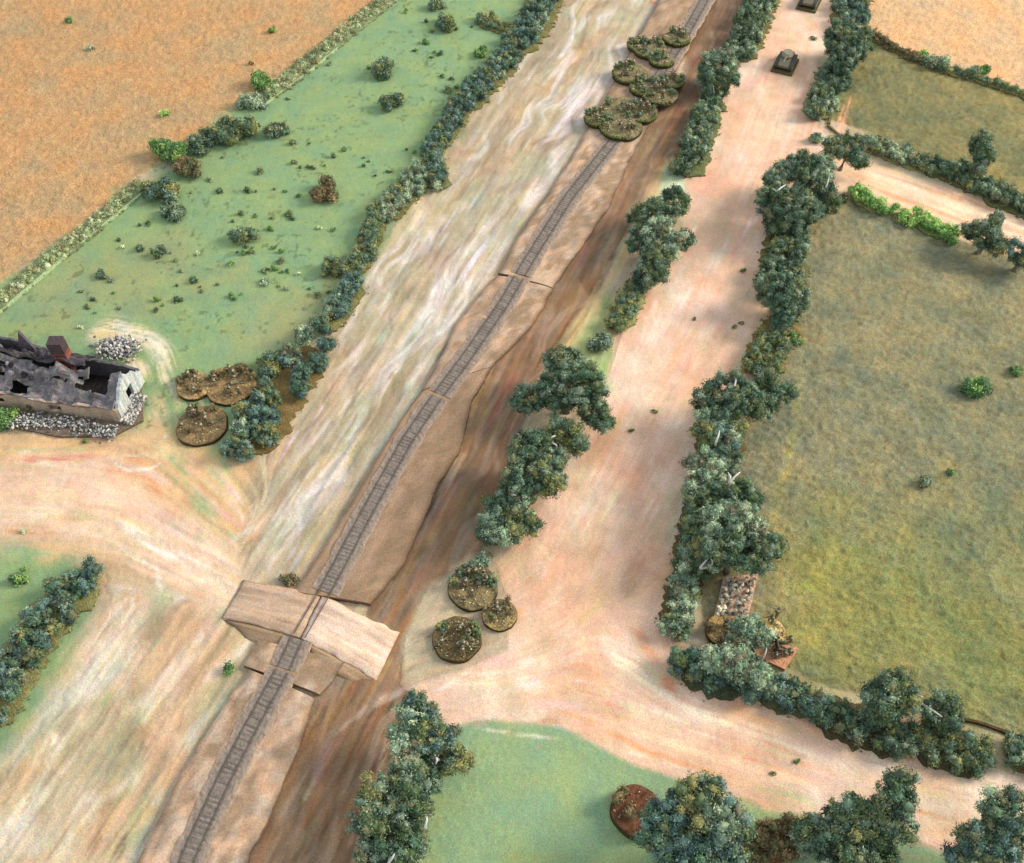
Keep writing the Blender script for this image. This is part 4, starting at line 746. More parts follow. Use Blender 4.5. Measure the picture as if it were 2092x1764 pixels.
# ------------------------------------------------------------------ shrubs
SH = [
 ('round green bush on the upper rubble hedge', 540, 160, 26, 'green'), ('dark blue bush where the upper cornfield edge hedge breaks', 418, 285, 28, 'dark'),
 ('big ragged olive bush between cornfield and meadow', 478, 265, 40, 'olive'), ('grey green bush at the lower end of the upper rubble hedge', 515, 205, 26, 'grey'),
 ('bright green bush at the notch of the cornfield edge', 348, 305, 34, 'green'), ('brownish bush on the meadow side of the bright green bush', 385, 340, 30, 'brown'),
 ('dark blue bush at the end of the lower rubble hedge', 330, 390, 34, 'blue'), ('olive bush with a pale flower at the end of the edging', 298, 385, 20, 'olive'),
 ('dark green bush below the dark blue bush on the meadow', 352, 437, 26, 'dark'), ('upright dark bush in the upper middle of the meadow', 787, 140, 24, 'dark'),
 ('slanted dark bush just below the upright one in the meadow', 798, 205, 26, 'olive'), ('small round dark bush near the ragged olive bush', 565, 265, 22, 'dark'),
 ('brown green bush alone in the middle of the meadow', 665, 390, 28, 'brown'), ('low wide dark bush left of the meadow centre', 490, 477, 26, 'olive'),
 ('small dark bush in the lower left of the meadow', 325, 515, 16, 'dark'), ('bluish tuft in the lower left of the meadow', 206, 560, 12, 'blue'),
 ('olive bush beside the bushy knob hedge', 688, 540, 18, 'olive'), ('dark bush at the top edge of the meadow', 893, 8, 18, 'dark'),
 ('olive bush near the top edge of the meadow', 908, 45, 22, 'olive'), ('small bush near the blue green hedge at the top', 985, 105, 14, 'green'),
 ('olive bush above the three brown round stands', 552, 745, 30, 'olive'), ('bright bush at the corner of the ruin base', 10, 855, 28, 'green'),
 ('pointed dark green bush beside the broad blue hedge', 42, 1180, 20, 'green'), ('brown bush on the railway bank above the level crossing', 592, 1178, 18, 'brown'),
 ('small green bush beside the curved railway joint', 470, 1365, 14, 'green'), ('green bush below the low olive hedge left of the road', 1228, 700, 28, 'dark'),
 ('tiny yellow blossom bush beside the road', 1084, 1050, 9, 'pale'), ('olive bush just above the round stands left of the road', 985, 1145, 16, 'grey'),
 ('round bush at the mouth of the farm track', 1671, 282, 17, 'grey'), ('green bush on the pasture side of the right road row', 1625, 693, 16, 'green'),
 ('round green bush alone in the lower pasture', 1995, 790, 24, 'green'), ('small pale bush at the right edge of the lower pasture', 2076, 757, 12, 'green'),
 ('dark tuft in the middle of the lower pasture', 1890, 983, 13, 'dark'), ('tiny tuft right of the dark tuft in the lower pasture', 1943, 967, 8, 'green'),
 ('pale green bush on the low hedge by the far cornfield', 1890, 108, 10, 'bright'), ('grey green bush on the far cornfield hedge', 1912, 125, 20, 'grey'),
 ('bushy green shrub farther right on the far cornfield hedge', 1985, 150, 16, 'dark'), ('twin pointed shrub right of the bushy shrub on the far hedge', 2008, 138, 14, 'green'),
 ('dark round bush on the upper track hedge left of the tall tree', 1972, 338, 17, 'dark'), ('first dark bush on the upper track hedge', 1785, 290, 16, 'dark'),
 ('second dark bush on the upper track hedge', 1850, 312, 18, 'blue'), ('dark bush on the track hedge below the tall narrow tree', 2048, 385, 24, 'dark'),
 ('small brown bush at the pasture corner under the white branched tree', 1722, 402, 11, 'brown'), ('small olive bush beside the track end of the lower pasture', 1700, 425, 12, 'olive'),
 ('yellow green bush at the end of the longest bright hedge', 1948, 492, 10, 'bright'), ('blue bush on the roadside hedge right of the gun stand', 1630, 1405, 24, 'blue'),
 ('blue tuft on the corner hedge near the road junction', 1420, 1345, 28, 'blue'), ('green bush on the sharp end of the ruin yard', 173, 902, 5, 'green'),
 ('dark bush in the lower right of the meadow beside the track margin', 540, 575, 9, 'dark'), ('tiny green bush high in the left cornfield', 143, 42, 8, 'green'),
 ('tiny bright bush in the upper cornfield near its edge', 555, 62, 8, 'green'), ('faint grey bush in the left cornfield', 183, 100, 7, 'grey'), ('pale bush in the cornfield near the notch', 338, 232, 9, 'bright'),
 ('brown speck bush on the cornfield beside the round green bush', 512, 130, 5, 'brown'),
]
for lab, x, y, r, pal in SH: shrub(lab, x, y, r, pal)
# countable little tufts of the meadow and road
rgt = np.random.default_rng(5); k = 0
proto = {}
def tuft(px, py, r, pal, lab, grp):
    key = (pal, round(r)); 
    p = W(px, py)
    if key not in proto:
        o = shrub(lab, px, py, r, pal, group=grp, name='tuft', cat='tuft'); proto[key] = (o, float(SC(py)))
    else:
        src, s0 = proto[key]; o = src.copy(); COL.objects.link(o); o.location = (p[0], p[1], 0); s = s0/float(SC(py))*rgt.uniform(.8, 1.2)
        o.scale = (s, s, s); o.rotation_euler.z = rgt.uniform(0, 6.28); o['label'] = lab; o['group'] = grp
    return o
while k < 120:
    x, y = rgt.uniform(150, 1040), rgt.uniform(20, 640)
    if sdf(P_MEADOW, np.array([x]), np.array([y]))[0] < 34: continue
    if vnoise(np.array([x/70]), np.array([y/60]), 77)[0] < -0.25: continue
    tuft(x, y, float(rgt.choice([3, 4, 5, 7])), str(rgt.choice(['olive', 'green', 'dark'])), 'tiny dark green tuft dotted on the pale green meadow', 'tiny tufts dotted over the meadow'); k += 1
for x, y in [(652, 466), (405, 520), (610, 560), (165, 668), (47, 1085), (250, 505)]:
    shrub('crumb of yellow foam lying on the pale green meadow', x, y, 5, 'pale', group='yellow foam crumbs on the meadow', name='foam_crumb', cat='crumb')
for x, y in [(1336, 842), (1418, 652), (1518, 553), (1500, 670), (1513, 662), (1290, 880), (1700, 1475), (1578, 1582), (1628, 1555), (2070, 1570), (2150, 1600), (1660, 80), (2046, 1680), (1880, 1690), (1705, 1720)][:12]:
    tuft(x, y, 5, 'olive', 'dark crumb of foliage lying on the pale road', 'dark crumbs on the road')

# ------------------------------------------------------------------ soldiers
def skin_mesh(name, joints, edges, radii, subdiv=1):
    me = bpy.data.meshes.new(name); me.from_pydata(joints, edges, []); o = bpy.data.objects.new(name, me); COL.objects.link(o)
    sm = o.modifiers.new('s', 'SKIN'); 
    if not me.skin_vertices: 
        bpy.context.view_layer.objects.active = o
    for i, r in enumerate(radii): me.skin_vertices[0].data[i].radius = (r, r)
    me.skin_vertices[0].data[0].use_root = True
    ss = o.modifiers.new('u', 'SUBSURF'); ss.levels = subdiv; ss.render_levels = subdiv
    dg = bpy.context.evaluated_depsgraph_get(); e = o.evaluated_get(dg); m2 = bpy.data.meshes.new_from_object(e)
    bpy.data.objects.remove(o); m2.name = name; return m2
def soldier_mesh(pose):
    # unit figure 1 tall, facing +y
    if pose == 'stand':
        J = [(0, 0, .50), (0, 0, .66), (0, 0, .80), (0, .01, .90), (.06, 0, .48), (.07, .02, .26), (.08, 0, .03), (.09, .08, .02), (-.06, 0, .48), (-.08, -.03, .26), (-.10, -.08, .03), (-.10, 0, .02), (.11, 0, .77), (.15, .04, .62), (.06, .16, .64), (-.11, 0, .77), (-.15, .05, .62), (-.02, .20, .68)]
    elif pose == 'kneel':
        J = [(0, 0, .28), (0, .02, .44), (0, .05, .58), (0, .08, .69), (.06, 0, .27), (.08, .20, .26), (.08, .20, .03), (.09, .28, .02), (-.06, 0, .27), (-.08, .06, .05), (-.09, -.18, .04), (-.09, -.24, .05), (.11, .05, .55), (.14, .16, .46), (.05, .26, .52), (-.11, .05, .55), (-.13, .18, .46), (-.02, .32, .55)]
    else:
        J = [(0, 0, .08), (0, .16, .10), (0, .30, .15), (0, .40, .20), (.05, -.03, .07), (.10, -.22, .06), (.13, -.42, .05), (.16, -.48, .05), (-.05, -.03, .07), (-.09, -.22, .06), (-.12, -.42, .05), (-.15, -.48, .05), (.11, .28, .13), (.16, .40, .04), (.06, .50, .12), (-.11, .28, .13), (-.16, .42, .04), (-.03, .54, .12)]
    E = [(0, 1), (1, 2), (2, 3), (0, 4), (4, 5), (5, 6), (6, 7), (0, 8), (8, 9), (9, 10), (10, 11), (2, 12), (12, 13), (13, 14), (2, 15), (15, 16), (16, 17)]
    R = [.10, .10, .09, .085, .075, .06, .045, .035, .075, .06, .045, .035, .055, .045, .035, .055, .045, .035]
    me = skin_mesh('soldier', J, E, R)
    n = len(me.vertices); co = np.empty(n*3, np.float32); me.vertices.foreach_get('co', co); co = co.reshape(-1, 3)
    V = [tuple(v) for v in co]; F = [tuple(p.vertices) for p in me.polygons]
    c = np.tile(lin((104, 100, 74)), (n, 1)); hd = np.array(J[3]); near = np.linalg.norm(co-hd, axis=1) < 0.13
    c[near] = lin((214, 176, 146)); hands = [np.array(J[14]), np.array(J[17])]
    for h_ in hands: c[np.linalg.norm(co-h_, axis=1) < 0.05] = lin((206, 166, 134))
    m = MB(); m.add(co, F, c)
    v0, f0 = ICO1; hv = v0.copy(); hv[:, 2] = np.maximum(hv[:, 2], -0.15)
    m.add(hd+np.array([0, 0, .035])+hv*np.array([.105, .115, .095]), [tuple(f) for f in f0], lin((84, 88, 66)))
    a, b = np.array(J[14]), np.array(J[17]); d = (b-a)/np.linalg.norm(b-a)
    if pose != 'stand': d = np.array([-.05, 1, .05])
    m.tube([a-d*.18, a+d*.1, b+d*.32], [.028, .026, .014], lin((58, 44, 34)), 5)
    bpy.data.meshes.remove(me)
    o = m.build('soldier', M_PAINT); mesh = o.data; bpy.data.objects.remove(o); return mesh
SOL = {p: soldier_mesh(p) for p in ('stand', 'kneel', 'prone')}
def disc(name, x, y, r, h, col, edge, mat, parent, n=40, bumps=0.08, rough=0.06, z0=0.0):
    rg = np.random.default_rng(ns()); wj = 1+0.035*vnoise(np.cos(np.arange(n)*2*math.pi/n)*2.2+x, np.sin(np.arange(n)*2*math.pi/n)*2.2+y, 35, 2); V = []; Cc = []; rr = [1.0, 1.0, .96, .8, .6, .4, .2]; zz = [-.03, h*.8, h, h, h, h, h]
    for k, (q, z) in enumerate(zip(rr, zz)):
        for j in range(n):
            a = 2*math.pi*j/n; px, py = x+math.cos(a)*r*q*wj[j], y+math.sin(a)*r*q*wj[j]
            b = 0 if k < 2 else bumps*float(vnoise(np.array(px*2.2), np.array(py*2.2), 33, 2))
            V.append((px, py, z0+z+b)); c = edge if k < 2 else col*rg.uniform(.7, 1.3)
            Cc.append(c)
    V.append((x, y, z0+h)); Cc.append(col)
    F = [(k*n+j, k*n+(j+1) % n, (k+1)*n+(j+1) % n, (k+1)*n+j) for k in range(len(rr)-1) for j in range(n)]
    F += [((len(rr)-1)*n+j, (len(rr)-1)*n+(j+1) % n, len(V)-1) for j in range(n)]
    return make(name, V, F, np.array(Cc), mat, parent, False)
STC = lin((158, 132, 84)); STE = lin((70, 58, 36))
def stones(m, x, y, z, rx, ry, n, size, cols, rg, flat=0.7):
    for _ in range(n):
        a = rg.uniform(0, 6.28); q = math.sqrt(rg.uniform(0, 1)); s = size*rg.uniform(.6, 1.5)
        v = ICO1[0]*np.array([s, s*rg.uniform(.5, 1), s*flat])*rg.uniform(.55, 1.3, (len(ICO1[0]), 1)); t = rg.uniform(0, 6.28)
        R_ = np.array([[math.cos(t), -math.sin(t), 0], [math.sin(t), math.cos(t), 0], [0, 0, 1]])
        m.add(v @ R_.T+np.array([x+math.cos(a)*q*rx, y+math.sin(a)*q*ry, z+s*.3]), [tuple(f) for f in ICO1[1]], lin(cols[rg.integers(len(cols))])*rg.uniform(.8, 1.2))
def put_soldier(t, x, y, z, pose, rz, s=0.74):
    o = bpy.data.objects.new('soldier', SOL[pose]); COL.objects.link(o); o.parent = t
    o.location = (x-t.location.x, y-t.location.y, z-t.location.z); o.rotation_euler = (0, 0, rz); o.scale = (s, s, s)
    return o
def stand(label, px, py, r, nsol=5, col=(150, 128, 92), h=0.24, pal='brown', scrub=4, wall=None, tilt=0, group='round stands of model infantry', rocks=14, gun=False, zz=0.0):
    p = W(px, py, h+zz); s = float(SC(py)); rw = r/s; t = empty('infantry_stand', (p[0], p[1], zz), label, 'figure stand', group); rg = np.random.default_rng(ns())
    disc('base', p[0], p[1], rw, h, lin(col), STE, M_FLOCK, t, z0=zz); z = h+zz
    m = MB(); stones(m, p[0], p[1], z, rw*.88, rw*.88, rocks*7, .05, [(176, 150, 110), (120, 104, 76), (150, 148, 130), (210, 196, 150)], rg); m.build('grit', M_STONE, t)['kind'] = 'stuff'
    for k in range(nsol):
        a = rg.uniform(0, 6.28) if k else 1.2; q = rg.uniform(.25, .75)*rw
        put_soldier(t, p[0]+math.cos(a)*q, p[1]+math.sin(a)*q, z, ['kneel', 'stand', 'prone', 'kneel'][rg.integers(4)], 2.2+rg.normal(0, .5), 0.85)
    if scrub:
        for k in range(scrub+2):
            a = rg.uniform(0.0, 3.1) if k < scrub else rg.uniform(0, 6.28); q = .82 if k < scrub else rg.uniform(.2, .7); B = [(p[0]+math.cos(a)*rw*q, p[1]+math.sin(a)*rw*q, z+.18, .26, .26, .32 if k < scrub else .16)]
            V, F, Cc = foliage(np.array(B), pal, seed=ns(), sub=.16, leaf=.06); make('scrub', V, F, Cc, M_LEAF, t)
    if wall:
        a0, a1 = wall; m = MB(); k = 12
        for i in range(k):
            a = math.radians(a0+(a1-a0)*i/(k-1)); bx, by = p[0]+math.cos(a)*rw*.93, p[1]+math.sin(a)*rw*.93
            v = ICO1[0]*np.array([.16, .16, .13])*rg.uniform(.85, 1.15, (len(ICO1[0]), 1))
            m.add(v+np.array([bx, by, z+.05]), [tuple(f) for f in ICO1[1]], lin((92, 96, 56))*rg.uniform(.7, 1.3))
        m.build('bank', M_FLOCK, t)
    return t
# left trio
stand('round brown stand nearest the largest hedge, topmost of the trio', 470, 785, 52, 8, (148, 120, 82), scrub=7)
stand('small ochre stand at the left of the trio by the ruin yard', 396, 788, 36, 3, (168, 138, 96), scrub=3)
stand('lowest brown stand of the trio with two white faced figures', 412, 868, 52, 8, (136, 112, 78), scrub=3)
# centre trio
stand('upper olive stand of the trio by the road, crowded with figures', 966, 1200, 52, 11, (122, 108, 76), pal='olive', scrub=7)
stand('small ochre stand with one grey gun at the road side', 1020, 1255, 36, 3, (150, 128, 84), scrub=1)
stand('lowest dark olive stand by the road with white helmeted figures', 934, 1305, 50, 11, (108, 92, 62), pal='olive', scrub=4)
# far cluster on the railway
zb = TZ+0.05
for lab, x, y, r, n, wl in [
 ('round stand at the upper right of the far cluster', 1383, 78, 28, 4, (200, 330)), ('round stand at the upper left of the far cluster', 1302, 92, 20, 2, (170, 300)),
 ('broad stand in the upper middle of the far cluster', 1328, 100, 34, 3, (190, 300)), ('stand with a dark bank at the left of the far cluster', 1287, 150, 36, 5, (170, 320)),
 ('olive stand in the centre of the far cluster', 1372, 165, 26, 3, (240, 340)), ('dark rimmed stand at the right of the far cluster', 1348, 192, 38, 5, (160, 300)),
 ('grey brown stand behind the lowest one of the far cluster', 1272, 222, 40, 4, None), ('thin green rimmed stand lying across the left rail board', 1222, 242, 28, 2, (180, 350)),
 ('stand squeezed between the dark rimmed one and the left one in the far cluster', 1318, 178, 32, 4, (180, 330)), ('small stand filling the middle of the far cluster near its top', 1352, 122, 26, 3, (190, 330)), ('stand just above the lowest one at its right in the far cluster', 1312, 232, 30, 4, (250, 350)),
 ('lowest large stand of the far cluster with kneeling figures', 1268, 258, 44, 6, (190, 280))]:
    stand(lab, x, y, r, n, (124, 112, 82), h=0.2, pal='olive', scrub=3, wall=wl, zz=zb, rocks=8)
stand('round red brown base half hidden by the large bottom tree', 1300, 1655, 52, 0, (104, 70, 50), scrub=3, rocks=3, group=None, h=0.5)
stand('brown round stand between the stony base and the small blue green tree', 1478, 1288, 36, 3, (158, 130, 84), scrub=3)
stand('sandy round stand right of the small blue green tree', 1572, 1290, 34, 2, (196, 166, 104), scrub=0)
# officer with dog-sized shadow
p = W(1585, 1262); t = empty('person', p, 'single dark standing soldier alone at the pasture corner', 'person')
put_soldier(t, p[0], p[1], 0.0, 'stand', 0.5, 0.95)
# stony rectangular stand
def rect_base(t, c4, h, col, name='base', mat=None):
    P = [W(x, y, h) for x, y in c4]; V = [(q[0], q[1], h) for q in P]+[(q[0], q[1], -0.03) for q in P]
    n = len(P); F = [tuple(range(n))[::-1]]+[(i, (i+1) % n, n+(i+1) % n, n+i) for i in range(n)]
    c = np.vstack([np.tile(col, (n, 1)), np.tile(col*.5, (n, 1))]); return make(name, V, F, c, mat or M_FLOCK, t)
c4 = [(1478, 1180), (1550, 1172), (1528, 1262), (1458, 1262)]
p = W(1503, 1218); t = empty('stone_stand', p, 'pale rectangular stand heaped with small grey and cream stones', 'rubble stand')
rect_base(t, c4, 0.2, lin((196, 160, 136))); m = MB(); rg = np.random.default_rng(3)
for _ in range(150):
    u, v = rg.uniform(.06, .94, 2); x = (c4[0][0]*(1-u)+c4[1][0]*u)*(1-v)+(c4[3][0]*(1-u)+c4[2][0]*u)*v; y = (c4[0][1]*(1-u)+c4[1][1]*u)*(1-v)+(c4[3][1]*(1-u)+c4[2][1]*u)*v
    q = W(x, y, .2); stones(m, q[0], q[1], .2+rg.uniform(0, .25), .05, .05, 1, .11, [(150, 148, 134), (206, 196, 168), (96, 90, 78), (176, 150, 120), (120, 120, 104)], rg)
m.build('rubble', M_STONE, t)['kind'] = 'stuff'
# gun stand
c4 = [(1556, 1318), (1622, 1340), (1612, 1372), (1548, 1345)]
p = W(1588, 1345); t = empty('gun_stand', p, 'small terracotta rectangular stand with a dark field gun and crew', 'gun stand')
rect_base(t, [(1553, 1300), (1632, 1325), (1604, 1368), (1540, 1338)], 0.22, lin((188, 136, 104)))
g = MB(); o_ = W(1585, 1322, .22); gx, gy = o_[0], o_[1]
g.tube([(gx+.55, gy+.05, .5), (gx-.55, gy+.25, .62)], [.07, .045], lin((62, 62, 50)), 8)
g.box((gx-.04, gy-.28, .3), (gx+.02, gy+.42, .78), lin((74, 76, 58)))
g.tube([(gx+.1, gy, .4), (gx+.8, gy-.3, .24)], .05, lin((62, 58, 46))); g.tube([(gx+.1, gy+.1, .4), (gx+.85, gy+.25, .24)], .05, lin((62, 58, 46)))
g.build('gun', M_PAINT, t)
for sg in (-.3, .42):
    w = MB(); w.tube([(gx, gy+sg-.05, .44), (gx, gy+sg+.05, .44)], .22, lin((56, 50, 40)), 16); w.build('wheel', M_PAINT, t)
for dx, dy, ps in ((.35, -.45, 'kneel'), (.6, -.35, 'kneel'), (-.1, -.55, 'kneel'), (.75, .3, 'kneel'), (-.4, .5, 'stand')): put_soldier(t, gx+dx, gy+dy, .22, ps, 1.6)

# ------------------------------------------------------------------ armoured vehicles
def tank(label, px, py, ang, s=1.0):
    p = W(px, py); t = empty('armoured_vehicle', p, label, 'armoured vehicle', 'armoured vehicles parked along the road'); X, Y = p[0], p[1]
    M = Matrix.Translation((X, Y, 0)) @ Matrix.Rotation(ang, 4, 'Z') @ Matrix.Scale(s, 4)
    G = lin((112, 106, 86)); G2 = lin((132, 124, 102)); D = lin((56, 52, 44))
    def bx(name, boxes, parent=t, mat=M_PAINT):
        m = MB()
        for a, b, c in boxes: m.box(a, b, c, M)
        return m.build(name, mat, parent)
    bx('base', [((-.75, -1.05, -.02), (.75, 1.05, .16), lin((96, 88, 62)))], mat=M_FLOCK)
    # hull with sloped nose
    m = MB(); pr = [(-.85, .35), (-.9, .55), (-.45, .78), (.7, .82), (.88, .6), (.85, .35)]
    V = [np.array(M @ Vector((sx*.36, y, z))) for sx in (-1, 1) for y, z in pr]; k = len(pr)
    m.add(V, [tuple(range(k)), tuple(range(k, 2*k))[::-1]]+[(i, k+i, k+(i+1) % k, (i+1) % k) for i in range(k)], G); m.build('hull', M_PAINT, t)
    for sx in (-1, 1):
        m = MB(); pr2 = [(-.9, .30), (-.78, .18), (.74, .18), (.92, .32), (.92, .48), (.75, .62), (-.75, .62), (-.92, .48)]; k = len(pr2)
        V = [np.array(M @ Vector((sx*q, y, z))) for q in (.37, .60) for y, z in pr2]
        m.add(V, [tuple(range(k)), tuple(range(k, 2*k))[::-1]]+[(i, (i+1) % k, k+(i+1) % k, k+i) for i in range(k)], D); tr = m.build('track', M_PAINT, t)
        for j in range(5):
            w = MB(); a = M @ Vector((sx*.60, -.6+.3*j, .32)); b = M @ Vector((sx*.64, -.6+.3*j, .32)); w.tube([a, b], .12*s, G2, 10); w.build('road_wheel', M_PAINT, t)
    m = MB(); n = 12; V = []
    for z, r in ((.82, .40), (.95, .42), (1.12, .30)):
        for j in range(n): a = 2*math.pi*j/n; V.append(np.array(M @ Vector((math.cos(a)*r, .05+math.sin(a)*r*1.15, z))))
    m.add(V, [(i*n+j, i*n+(j+1) % n, (i+1)*n+(j+1) % n, (i+1)*n+j) for i in range(2) for j in range(n)]+[tuple(2*n+j for j in range(n))], G2); tu = m.build('turret', M_PAINT, t)
    m = MB(); m.tube([M @ Vector((.1, .1, 1.1)), M @ Vector((.1, .1, 1.2))], .13*s, G, 10); h_ = m.build('hatch', M_PAINT, tu); h_.location = -Vector(tu.parent.location)+Vector(tu.parent.location)
    m = MB(); m.tube([M @ Vector((0, -.3, .95)), M @ Vector((0, -1.15, .98))], [.06*s, .045*s], G, 8); m.build('gun_barrel', M_PAINT, t)
    return t
# children of a part sit at the part's own origin, which equals the thing's origin
tank('olive tank with a round turret on the road beside the pale trunked tree', 1603, 136, -0.42, 1.12)
tank('grey green tank farther up the road, cut by the top edge', 1652, 10, -0.42, 1.12)

# ------------------------------------------------------------------ ruined farmhouse
p0 = W(120, 800); ru = empty('ruined_house', (p0[0], p0[1], 0), 'burnt out grey stone farmhouse with a brick chimney and rubble in front', 'ruined house')
STN = lin((112, 106, 100)); CHR = lin((84, 80, 82)); WHT = lin((176, 180, 176))
rg = np.random.default_rng(42)
# local axes: house runs along the photo's front line
A0 = W(-110, 822)[:2]; A1 = W(248, 872)[:2]; ex = (A1-A0)/np.linalg.norm(A1-A0); ey = np.array([-ex[1], ex[0]]); LEN = np.linalg.norm(A1-A0)
DP = 3.3
def HP(u, v, z): q = A0+ex*u+ey*v; return (q[0], q[1], z)
rect_base(ru, [(-140, 840), (10, 868), (120, 892), (230, 890), (292, 858), (286, 770), (240, 745), (-140, 690)], 0.18, lin((120, 104, 88)))
mf = MB(); V_ = [HP(0, .3, .24), HP(LEN-.05, .3, .24), HP(LEN-.05, DP, .24), HP(0, DP, .24)]; mf.add(V_, [(0, 1, 2, 3)], lin((44, 40, 40))); mf.build('floor', M_CHAR, ru)
def wall(name, u0, v0, u1, v1, tops, col, th=0.16, mat=M_STONE, holes=()):
    """ragged wall from (u0,v0) to (u1,v1) with top heights; holes = (t0,t1,z0,z1)"""
    nn = 28; zs = 14; m = MB(); d = np.array([u1-u0, v1-v0]); L_ = np.linalg.norm(d); d /= L_; nrm = np.array([-d[1], d[0]])
    tp = np.interp(np.linspace(0, 1, nn+1), np.linspace(0, 1, len(tops)), tops)+rg.normal(0, .06, nn+1)
    for i in range(nn):
        t0, t1 = i/nn, (i+1)/nn; tm = (t0+t1)/2; segs = [(0.15, (tp[i], tp[i+1]))]
        for (h0, h1, z0, z1) in holes:
            if h0 < tm < h1: segs = [(0.15, (z0, z0)), (z1, (tp[i], tp[i+1]))]
        for zb_, (za, zc) in segs:
            if za <= zb_: continue
            V = []
            for w_ in (-th/2, th/2):
                for tt__, zt_ in ((t0, za), (t1, zc)):
                    q = np.array([u0, v0])+d*L_*tt__+nrm*w_; V.append(HP(q[0], q[1], zb_)); V.append(HP(q[0], q[1], zt_))
            c = col*rg.uniform(.8, 1.2)
            m.add(V, [(0, 2, 3, 1), (4, 5, 7, 6), (1, 3, 7, 5), (0, 1, 5, 4), (2, 6, 7, 3), (0, 4, 6, 2)], c)
    return m.build(name, mat, ru)
wall('front_wall', 0, .25, LEN, .25, [1.3, 1.2, 1.35, 1.25, 1.1, 1.3, 1.2], lin((168, 148, 126)), holes=((.3, .36, .4, .9), (.62, .68, .4, .9)))
wall('back_wall', 0, DP, LEN, DP, [2.7, 3.1, 2.5, 2.4, 2.0, 1.8, 1.5, 1.5, 1.2], CHR*1.1)
wall('end_wall', LEN, .25, LEN, DP, [1.2, 1.9, 2.5, 1.7, 1.1], WHT, th=.2, holes=((.38, .62, .5, 1.4),))
wall('inner_wall', LEN*.62, .3, LEN*.62, DP-.1, [1.2, 1.9, 2.2, 1.6], CHR*1.3)
def roofpatch(name, u0, u1, v0, v1, z0, z1, col, hole):
    n_, k_ = 34, 16; m = MB(); V = []; Cs = []
    for i in range(n_+1):
        for j in range(k_+1):
            u = u0+(u1-u0)*i/n_; v = v0+(v1-v0)*j/k_; z = z0+(z1-z0)*j/k_
            z += .30*float(vnoise(np.array(u*1.6), np.array(v*2), 55, 3))-.25*math.exp(-((i/n_-.45)/.15)**2)*math.sin(j/k_*3.14)
            V.append(HP(u, v, z)); Cs.append(col*(1+.4*float(vnoise(np.array(u*3), np.array(v*3), 56, 2))))
    F = []
    for i in range(n_):
        for j in range(k_):
            u, v = (i+.5)/n_, (j+.5)/k_
            if hole(u, v): continue
            a = i*(k_+1)+j; F.append((a, a+k_+1, a+k_+2, a+1))
    o = make(name, V, F, np.array(Cs), M_CHAR, ru); sol = o.modifiers.new('thick', 'SOLIDIFY'); sol.thickness = .09
    return o
hz_ = lambda u, v: (0.80+.03*math.sin(v*9) < u < 0.94 and 0.42+.05*math.sin(u*40) < v) or vnoise(np.array(u*9), np.array(v*5), 58)[()] > .78 or (.2 < u < .26 and v < .2)
roofpatch('roof', -.1, LEN-.15, .15, DP*.62, 1.28, 2.35, lin((112, 106, 106)), hz_)
roofpatch('roof', -.1, LEN*.80, DP+.1, DP*.64, 1.7, 2.45, lin((74, 70, 72)), lambda u, v: vnoise(np.array(u*7), np.array(v*5), 63)[()] > .8)
m = MB()
for _ in range(7):   # fallen charred beams
    u, v = rg.uniform(.5, LEN-.6), rg.uniform(.6, DP-.4); a = rg.uniform(0, 3.1); l = rg.uniform(.5, 1.2)
    m.tube([HP(u, v, rg.uniform(.3, 1.4)), HP(u+math.cos(a)*l, v+math.sin(a)*l, rg.uniform(1.2, 2.2))], .06, CHR*rg.uniform(.7, 1.5), 5)
m.tube([HP(LEN*.36, DP*.5, 2.2), HP(LEN*.33, DP*.85, 1.9)], .08, lin((170, 160, 158)), 6)
m.build('fallen_beams', M_CHAR, ru)['kind'] = 'stuff'
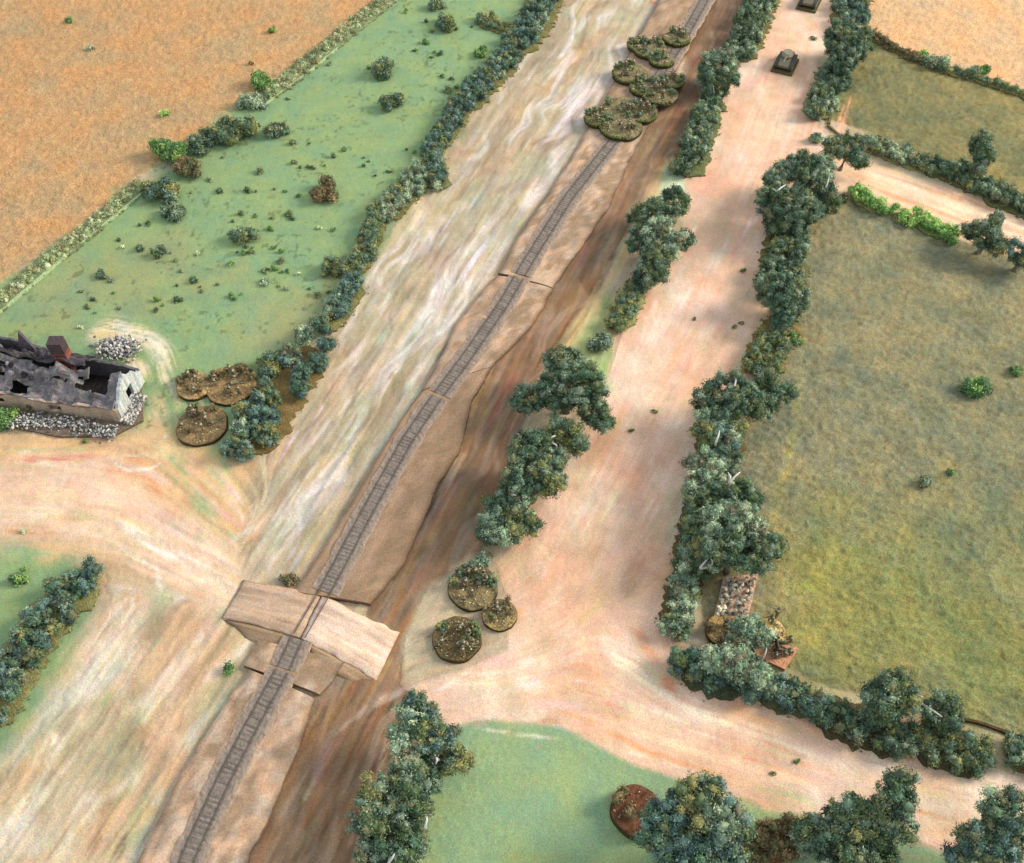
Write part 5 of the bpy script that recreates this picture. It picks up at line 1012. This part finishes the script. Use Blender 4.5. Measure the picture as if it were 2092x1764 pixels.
# gable spike and chimney (positions read from the photo at height)
q = W(132, 735, 2.0); m = MB(); cx_, cy_ = q[0], q[1]
for k in range(9):
    z = 1.2+k*.27; m.box((cx_-.40, cy_-.34, z), (cx_+.40, cy_+.34, z+.255), lin((134, 74, 60))*rg.uniform(.75, 1.15) if k < 6 else lin((66, 54, 56))*rg.uniform(.8, 1.2))
ch = m.build('chimney', M_STONE, ru)
m = MB(); m.box((cx_-.3, cy_-.25, 3.55), (cx_+.3, cy_+.25, 3.75), lin((30, 28, 30))); m.build('chimney_pot', M_STONE, ch)
q = W(55, 715, 2.0); m = MB(); V = [(q[0]-.75, q[1], 1.2), (q[0]+.8, q[1]-.1, 1.2), (q[0]+.05, q[1], 3.5), (q[0]-.75, q[1]+.2, 1.2), (q[0]+.8, q[1]+.1, 1.2), (q[0]+.05, q[1]+.2, 3.45)]
m.add(V, [(0, 1, 2), (3, 5, 4), (0, 2, 5, 3), (1, 4, 5, 2), (0, 3, 4, 1)], lin((88, 80, 86))); m.build('gable', M_STONE, ru)
m = MB()
for _ in range(150):
    u = abs(rg.normal(0, .32))*LEN; v = rg.uniform(1.2, DP+.1); q = HP(min(u, LEN*.62), v, 0); stones(m, q[0], q[1], 1.7+rg.uniform(0, .75)*(1-u/LEN), .02, .02, 1, .17, [(60, 56, 58), (84, 80, 82), (44, 42, 44), (116, 112, 114)], rg, .8)
m.build('charred_debris', M_CHAR, ru)['kind'] = 'stuff'
m = MB()
for _ in range(1500):
    u = rg.uniform(.2, LEN+.1); v = rg.normal(-.52, .26)+.15*math.sin(u); q = HP(u, v-.1, 0)
    stones(m, q[0], q[1], .20+rg.uniform(0, .16), .02, .02, 1, .065, [(180, 180, 174), (150, 148, 144), (200, 194, 182), (118, 114, 110), (84, 82, 80)], rg, .9)
for _ in range(420):
    u = LEN+rg.uniform(.05, .75); v = rg.uniform(.1, 2.2); q = HP(u, v, 0); stones(m, q[0], q[1], .22+rg.uniform(0, .3)*(1-(u-LEN)), .02, .02, 1, .08, [(190, 188, 180), (150, 148, 142), (110, 106, 100), (206, 196, 184)], rg, .9)
for _ in range(560):
    q = W(240+rg.normal(0, 20), 710+rg.normal(0, 11), .3); stones(m, q[0], q[1], rg.uniform(0, .45), .02, .02, 1, .085, [(150, 148, 150), (186, 176, 164), (110, 108, 110), (206, 200, 190)], rg, .9)
m.build('rubble', M_STONE, ru)['kind'] = 'stuff'
q = W(58, 912-0, .3); 
tag(shrub('orange red crumb lying on the rubble in front of the ruin', 58, 832, 7, 'brown', z=.5, name='foam_crumb', cat='crumb'))
